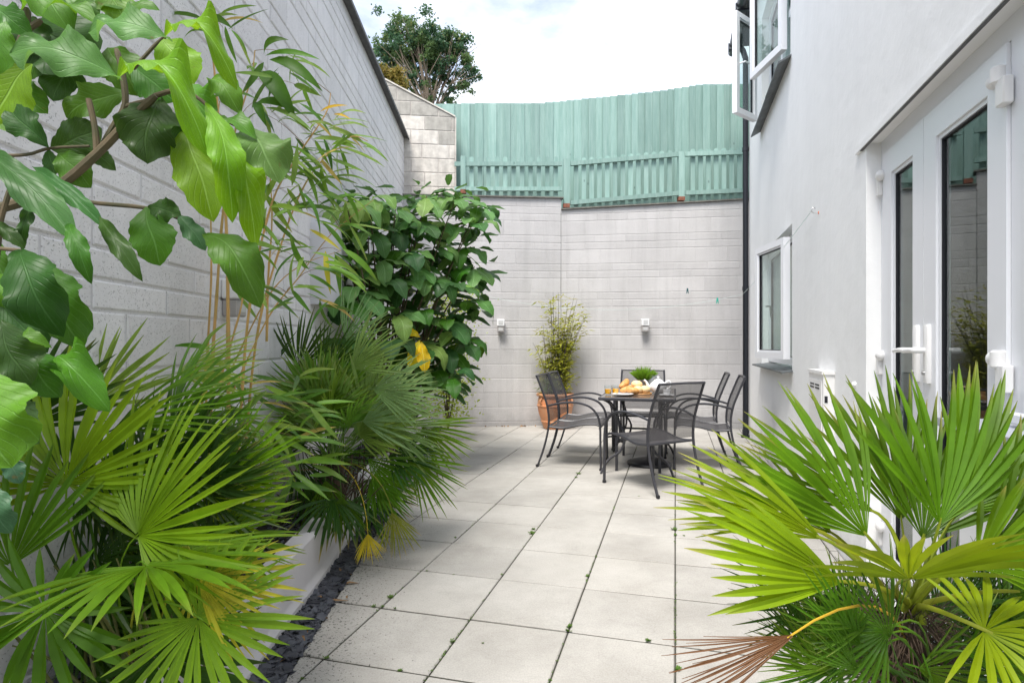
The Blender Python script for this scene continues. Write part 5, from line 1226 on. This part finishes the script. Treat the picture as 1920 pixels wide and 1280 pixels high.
for _ in range(16):
    an = random.uniform(0, 6.28); b = crC+Vector((.045*math.cos(an), .045*math.sin(an), random.uniform(-.3, -.02))); e = b+Vector((math.cos(an)*.05, math.sin(an)*.05, random.uniform(.03, .09))); m = MB(); m.tube(bez(b, b.lerp(e, .5)+Vector((0, 0, .02)), e, 4), [.010, .009, .006, .002], 6, flat=.3); m.build('leaf_base', M['fibre'], palmC)

# ================================================================== FOREGROUND BROADLEAF SHRUB
shr = empty('broadleaf_shrub', (-.95, .95, .2), 'big-leaved glossy shrub reaching in from the upper left, close to the camera', 'shrub'); so = ORG[shr.name]
GL = (.075, .21, .010); GB = (.13, .29, .006); GK = (.025, .080, .008); GM = (.045, .14, .008); GS = (.09, .20, .04)
LB = [ # base, tip, D0, D1, width ratio, colour, normal, template
 (322, 78, 168, 62, .92, .92, .62, GS, (.1, -.95, .6), 3), (228, 152, 20, 100, .86, .83, .68, GS, (0, -.9, .55), 3), (-10, -15, 182, 45, .95, .95, .42, GL, (0, -.7, 1), 5),
 (195, -30, 240, 44, 1.0, 1.0, .85, GL, (.3, -1, .4), 2), (70, 40, 172, 128, 1.1, 1.05, .95, GK, (.2, -1, .2), 2), (300, 72, 365, 158, 1.05, 1.05, .85, GB, (.5, -1, .2), 0),
 (310, 72, 444, 168, .95, .92, .30, GB, (.3, -.8, .8), 7), (60, 120, -10, 232, .95, .95, .8, GB, (.2, -1, 0), 2), (245, 175, 125, 220, 1.0, 1.0, .62, GM, (.0, -1, -.1), 3),
 (222, 150, 388, 292, .90, .86, .30, GB, (.3, -.7, .9), 7), (305, 185, 275, 308, .98, .95, .88, GK, (.2, -1, .2), 3), (385, 195, 435, 418, .90, .90, .30, GB, (.5, -.9, .4), 4),
 (345, 235, 402, 416, 1.0, .98, .5, GB, (.4, -1, .1), 0), (405, 238, 480, 262, .95, .92, .5, GL, (0, -.8, .9), 1), (455, 238, 522, 345, .95, .93, .85, GS, (.4, -.9, .7), 3),
 (425, 262, 478, 465, .95, .95, .30, GB, (.6, -1, .1), 7), (92, 276, 15, 202, .95, .95, .62, GK, (.2, -1, .1), 0), (95, 280, 190, 240, .98, .98, .82, GK, (0, -1, -.2), 2),
 (160, 272, 218, 320, 1.0, 1.0, .5, GK, (.2, -1, .2), 0), (108, 288, 172, 352, .97, .97, .75, GM, (.3, -1, .1), 6), (92, 280, 104, 328, .97, .97, .7, GK, (.3, -1, 0), 2),
 (-30, 280, 148, 455, .85, .80, .24, (.04, .125, .025), (.4, -.9, .5), 'a'), (130, 420, 172, 532, .80, .78, .30, GM, (.4, -.9, .3), 'b'), (60, 312, 200, 430, .88, .85, .17, (.04, .125, .025), (.4, -.9, .5), 'a'), (185, 405, 268, 528, .85, .83, .24, GK, (.4, -.9, .2), 0), (278, 388, 340, 404, .95, .95, .8, GK, (.1, -1, .2), 3),
 (272, 388, 302, 498, .95, .95, .80, GM, (.2, -1, .1), 6), (333, 402, 386, 470, .95, .95, .5, (.04, .12, .04), (.4, -.9, .4), 0), (382, 442, 488, 578, .95, .92, .48, GM, (.5, -.9, .4), 4),
 (66, 375, 42, 468, .92, .92, .28, GK, (.5, -1, .2), 1), (-10, 415, 48, 465, .9, .9, .4, GK, (.2, -1, .4), 0), (42, 468, 118, 632, .85, .83, .55, GK, (.3, -1, .2), 4),
 (85, 490, 155, 655, .92, .9, .55, GM, (.4, -1, .1), 3), (-20, 515, 62, 580, .85, .85, .6, GL, (.1, -1, .4), 5), (10, 640, 96, 652, .8, .8, .5, GL, (.1, -.8, .8), 1),
 (95, 690, 205, 772, .85, .8, .42, GL, (.3, -.8, .8), 7), (-25, 690, 20, 878, .62, .60, .95, GL, (.2, -1, .3), 3), (15, 850, 40, 905, .7, .7, .7, (.05, .13, .06), (.3, -1, .3), 0),
 (-20, 900, 20, 1000, .6, .6, .6, (.05, .13, .06), (.4, -1, .2), 4), (50, 650, 112, 745, .78, .78, .7, GM, (.1, -1, .5), 1), (0, 560, 90, 660, .85, .85, .6, GK, (.2, -1, .2), 2),
 (0, 600, 60, 720, .75, .75, .8, GK, (.2, -1, .1), 5), (-20, 20, 60, 70, .9, .9, .7, GM, (.2, -1, .3), 1), (10, 40, 0, 140, .85, .85, .8, GL, (.3, -1, .3), 0), (130, 10, 235, 15, 1.0, 1.0, .6, GM, (.1, -1, .5), 5),
 (250, 120, 330, 190, 1.08, 1.08, .8, GM, (.2, -1, .1), 2), (330, 160, 400, 230, 1.02, 1.0, .7, GL, (.2, -1, .5), 3), (200, 90, 260, 180, 1.1, 1.1, .8, GM, (.2, -1, .1), 6), (360, 200, 350, 300, 1.0, 1.0, .7, GK, (.2, -1, .1), 5), (0, 760, 75, 830, .78, .76, .8, GK, (.2, -1, .2), 6), (-15, 440, 30, 560, .95, .95, .5, GM, (.2, -1, .2), 5),
(20, 30, 95, 105, 1.05, 1.05, .8, GK, (.2, -1, .1), 5), (110, 60, 60, 150, 1.1, 1.1, .8, GM, (.1, -1, .2), 6), (150, 100, 100, 190, 1.12, 1.1, .8, GK, (.2, -1, .1), 2), (20, 150, 90, 215, 1.1, 1.1, .7, GM, (.2, -1, .1), 3), (70, 0, 130, 60, 1.05, 1.0, .7, GL, (.1, -.8, .8), 1), (0, 150, 30, 250, 1.05, 1.0, .7, GL, (.2, -1, .2), 0), (230, 30, 300, 20, 1.0, 1.0, .6, GM, (.1, -1, .6), 6),
 (420, 300, 445, 400, 1.02, 1.02, .6, GL, (.3, -1, .2), 2), (395, 150, 450, 215, 1.0, .98, .6, GL, (.2, -.9, .6), 1),
]
for (x0, y0_, x1, y1_, D0, D1, wr, col, nh, ti) in LB:
    leaf2p(shr, so, {'a': BS[0], 'b': BS[2]}.get(ti) or BT[ti], P(x0, y0_, D0), P(x1, y1_, D1), nh, wr*.86, col)
BRS = [([(-60, 400), (0, 390), (100, 355), (185, 285), (240, 228), (292, 180)], .95, [.0085, .008, .0075, .007, .006, .0045]), ([(192, 276), (215, 235), (235, 195), (228, 130), (218, 92)], .97, [.006, .0055, .005, .0045, .003]),
 ([(182, 288), (178, 240), (166, 186)], .95, [.005, .0045, .004]), ([(-40, 230), (0, 165), (30, 105), (48, 55), (50, 15)], .95, [.009, .0085, .007, .006, .003]), ([(48, 58), (78, 38)], .95, [.005, .003]),
 ([(100, 357), (160, 378), (275, 390), (335, 410), (385, 445)], .96, [.004, .0035, .003, .0028, .002]), ([(-10, 292), (50, 290), (95, 278), (168, 274)], .96, [.0028, .0025, .0022, .002]), ([(-10, 465), (45, 470)], .88, [.003, .002]),
 ([(235, 200), (270, 190), (292, 180)], .97, [.004, .003, .003]), ([(290, 180), (340, 170), (390, 200), (420, 260)], .97, [.004, .003, .003, .002]), ([(250, 130), (300, 75), (310, 72)], 1.0, [.003, .002, .002]), ([(390, 200), (430, 230), (458, 240)], .96, [.003, .0025, .002]),
 ([(-30, 640), (20, 640), (70, 672), (110, 692)], .82, [.005, .004, .003, .002]), ([(-30, 560), (-10, 500), (0, 420), (20, 350)], .9, [.006, .005, .004, .003]), ([(45, 470), (75, 485), (90, 495)], .88, [.002, .002, .002]), ([(-30, 700), (-25, 950), (-40, 1200)], .8, [.012, .013, .014])]
for pts, D, rs in BRS:
    pp_ = smoothpath([P(x, y, D) for x, y in pts], 4); rr = [rs[min(len(rs)-1, int(i/4))] for i in range(len(pp_))]
    m = MB(); m.tube(pp_, rr, 8); m.build('branch', M['bark'], shr, smooth=True)

# ================================================================== MIDDLE BROADLEAF SHRUB
random.seed(55)
sb = Vector((-1.16, 5.3, .2)); bush = empty('broadleaf_shrub', sb, 'tall dark glossy shrub with three yellow leaves at the bed\'s far end', 'shrub')
ros = [(650, 385), (692, 372), (742, 390), (800, 368), (855, 372), (898, 388), (636, 432), (690, 436), (738, 428), (782, 412), (832, 415), (884, 425), (655, 492), (712, 486), (762, 470), (815, 462), (862, 470), (890, 500), (668, 548), (712, 540), (758, 532), (804, 525), (850, 535), (878, 560), (740, 590), (790, 590), (838, 600), (640, 630), (730, 640), (785, 645), (832, 650), (865, 640), (805, 700), (845, 705), (768, 690), (640, 560), (700, 505), (780, 500)]
tr0 = Vector((-1.14, 5.3, .2))
for k, (px, py) in enumerate(ros):
    D = 4.65+(px-630)/290*1.2+random.uniform(-.15, .2); c = P(px, py, D)
    if c.x < LX(LW, D)+.10: c.x = LX(LW, D)+.10
    b = Vector((tr0.x+random.uniform(-.1, .1), 5.3+random.uniform(-.12, .12), .2)); pts = bez(b, Vector((b.x+(c.x-b.x)*.35, (b.y+c.y)/2, b.z+(c.z-b.z)*.6)), c, 7)
    m = MB(); m.tube(pts, [.013, .011, .010, .009, .008, .006, .004], 6); m.build('branch', M['bark'], bush, smooth=True)
    nl = random.choice((6, 7, 7, 8)); a0 = random.uniform(0, 6.28)
    for j in range(nl):
        az = a0+6.28*j/nl+random.uniform(-.2, .2); ln = random.uniform(.23, .33); dr = random.uniform(-1.2, 0)
        d = Vector((math.cos(az), math.sin(az), dr)).normalized(); st = c+d*.03
        e = st+d*ln
        if e.x < LX(LW, e.y)+.03: continue
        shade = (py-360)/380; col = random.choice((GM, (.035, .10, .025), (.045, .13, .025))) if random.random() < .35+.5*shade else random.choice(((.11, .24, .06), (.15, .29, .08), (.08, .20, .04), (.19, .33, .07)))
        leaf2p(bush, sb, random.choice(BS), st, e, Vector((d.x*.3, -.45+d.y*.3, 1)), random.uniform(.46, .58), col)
for (x0, y0_, x1, y1_) in ((788, 632, 757, 616), (787, 637, 768, 690), (790, 640, 797, 698)):
    leaf2p(bush, sb, BT[0], P(x0, y0_, 5.0), P(x1, y1_, 4.97), (.2, -1, .2), .42, (.72, .56, .01))
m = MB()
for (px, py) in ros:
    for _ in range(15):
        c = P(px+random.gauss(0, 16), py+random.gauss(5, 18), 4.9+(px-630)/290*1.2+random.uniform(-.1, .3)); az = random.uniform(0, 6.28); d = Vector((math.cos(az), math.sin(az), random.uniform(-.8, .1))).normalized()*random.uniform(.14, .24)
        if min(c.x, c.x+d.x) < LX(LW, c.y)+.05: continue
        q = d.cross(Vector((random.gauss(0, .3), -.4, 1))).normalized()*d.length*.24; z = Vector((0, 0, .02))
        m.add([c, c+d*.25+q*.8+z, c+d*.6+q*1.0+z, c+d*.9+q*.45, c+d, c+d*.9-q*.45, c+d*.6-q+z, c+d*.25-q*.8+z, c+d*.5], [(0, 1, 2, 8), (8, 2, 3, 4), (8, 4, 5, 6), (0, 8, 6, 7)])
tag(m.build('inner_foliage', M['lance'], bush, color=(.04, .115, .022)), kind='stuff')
m = MB(); m.tube([tr0-Vector((0, 0, .05)), tr0+Vector((0, 0, .35))], [.03, .022], 8); m.build('trunk', M['bark'], bush, smooth=True)
# small variegated shrub behind
vc = P(840, 620, 7.4); vb = empty('variegated_shrub', (vc.x, 7.4, .2), 'small-leaved yellow-green shrub half hidden behind the tall glossy shrub', 'shrub')
m = MB()
for _ in range(2600):
    p = Vector((vc.x+random.gauss(0, .17), 7.4+random.gauss(0, .13), random.uniform(.3, 1.9))); 
    d = Vector((random.gauss(0, 1), random.gauss(-.3, 1), random.gauss(0, .7))).normalized()*random.uniform(.03, .06); q = d.cross(Vector((random.gauss(0, 1), random.gauss(0, 1), 1))).normalized()*.012
    if p.x < LX(LW, p.y)+.05: continue
    m.add([p, p+d*.5+q, p+d, p+d*.5-q], [(0, 1, 2, 3)])
tag(m.build('foliage', M['lance'], vb, color=(.26, .36, .04)), kind='stuff')
m = MB()
for _ in range(7): e = Vector((vc.x+random.gauss(0, .12), 7.4+random.gauss(0, .1), random.uniform(1.2, 1.8))); m.tube([Vector((vc.x, 7.4, .15)), e], [.012, .004], 5)
m.build('stem', M['bark'], vb)

# ================================================================== GOLDEN BAMBOO
random.seed(77)
bo = Vector((-1.15, 2.6, .2)); gb_ = empty('golden_bamboo', bo, 'tall golden-caned bamboo with long narrow leaves against the left wall', 'bamboo')
def cane(pts, D, r0, r1, mt=None):
    pp_ = smoothpath([P(x, y, D+(i*.0)) for i, (x, y) in enumerate(pts)], 5); n = len(pp_)
    rs = [r0+(r1-r0)*i/(n-1) for i in range(n)]
    for i in range(n):
        if i % 4 == 2: rs[i] *= 1.22
    m = MB(); m.tube(pp_, rs, 8); m.build('cane', mt or M['goldcane'], gb_, smooth=True); return pp_
CN = [([(422, 1000), (428, 870), (428, 640), (424, 420), (408, 200), (398, 100), (384, 20)], 2.60, .0105, .002), ([(392, 900), (398, 690), (406, 560), (418, 400), (440, 250), (470, 150), (478, 95)], 2.66, .008, .002),
 ([(440, 980), (452, 760), (470, 560), (510, 380), (560, 290), (610, 215), (620, 175)], 2.62, .007, .0015), ([(455, 900), (480, 640), (520, 480), (575, 340), (650, 260), (690, 265)], 2.68, .006, .0015), ([(384, 950), (388, 690), (396, 520), (396, 330), (412, 190)], 2.72, .006, .002),
 ([(500, 640), (503, 520), (510, 400), (500, 250)], 2.8, .006, .002), ([(410, 720), (440, 620), (455, 560), (470, 450), (500, 330)], 2.58, .005, .0015), ([(425, 760), (500, 600), (560, 520), (620, 440), (700, 375)], 2.64, .004, .001), ([(430, 700), (500, 560), (560, 500), (640, 470)], 2.7, .004, .001)]
CP = [cane(p, D, a, b) for p, D, a, b in CN]
CL = [(400, 42, 3), (418, 52, 3), (470, 130, 4), (520, 118, 5), (548, 105, 3), (480, 190, 4), (530, 190, 5), (500, 215, 4), (560, 160, 3), (590, 240, 6), (620, 225, 5), (560, 265, 5), (600, 280, 7), (640, 265, 7), (665, 270, 5), (540, 300, 6), (575, 310, 6), (610, 320, 6), (520, 330, 6), (560, 350, 6), (510, 370, 5), (590, 370, 5), (545, 400, 5), (500, 420, 5), (600, 420, 5), (640, 410, 4), (480, 460, 4), (530, 470, 5), (580, 490, 6), (610, 505, 5), (550, 540, 6), (600, 560, 5), (500, 540, 4), (460, 560, 3), (635, 470, 4), (640, 370, 4),
 (400, 660, 3), (440, 700, 4), (470, 720, 5), (500, 745, 6), (540, 760, 6), (480, 790, 6), (520, 810, 6), (560, 820, 5), (440, 800, 5), (500, 850, 6), (550, 870, 6), (590, 880, 4), (450, 860, 5), (420, 760, 4), (400, 830, 4), (560, 720, 4), (590, 760, 4), (530, 900, 4)]
YL = 0
for (px, py, nl) in CL:
    D = 2.6+random.uniform(-.18, .15); c = P(px, py, D)
    if c.x < LX(LW, D)+.08: c.x = LX(LW, D)+.08
    best = min((q for cp in CP for q in cp if q.z < c.z+.02), key=lambda q: (q-c).length, default=None)
    if best is not None:
        m = MB(); m.tube(bez(best, best.lerp(c, .5)+Vector((0, 0, .03)), c, 5), [.0016, .0014, .0012, .001, .0008], 4); m.build('twig', M['twig'], gb_)
    for _ in range(nl):
        az = random.gauss(-.3, 1.2); dx = math.cos(az); ln = random.uniform(.12, .22); d = Vector((dx, random.uniform(-.6, .5), random.gauss(-.35, .45))).normalized()
        st = c+Vector((random.gauss(0, .02), random.gauss(0, .02), random.gauss(0, .03))); e = st+d*ln
        if e.x < LX(LW, e.y)+.015: d.x = abs(d.x)+.2; d.normalize(); e = st+d*ln
        old = random.random() < .05
        leaf2p(gb_, bo, LTY if old else random.choice(LT), st, e, (random.gauss(0, .5), -.7, random.uniform(.3, 1.2)), random.uniform(.10, .145), (.62, .50, .05) if old else random.choice(((.085, .20, .02), (.13, .26, .025), (.06, .15, .02), (.17, .29, .05))))
for (x0, y0_, x1, y1_, w, col) in ((495, 102, 541, 75, .32, GM), (497, 105, 600, 112, .13, GL), (505, 112, 605, 172, .2, GM), (487, 135, 556, 228, .28, GM), (478, 195, 568, 215, .2, GM), (478, 192, 500, 238, .3, GM), (385, 38, 282, 42, .17, GM), (386, 42, 436, 54, .3, GM), (388, 60, 345, 72, .25, GL), (600, 210, 652, 198, .12, (.6, .4, .02)), (625, 215, 658, 224, .14, (.6, .4, .02)), (610, 470, 620, 552, .13, (.42, .42, .03)), (580, 430, 640, 470, .10, (.40, .36, .03)), (400, 655, 320, 650, .16, GL)):
    leaf2p(gb_, bo, LT[1], P(x0, y0_, 2.5), P(x1, y1_, 2.48), (.1, -1, .6), w, col)
print('objects', len(bpy.data.objects))
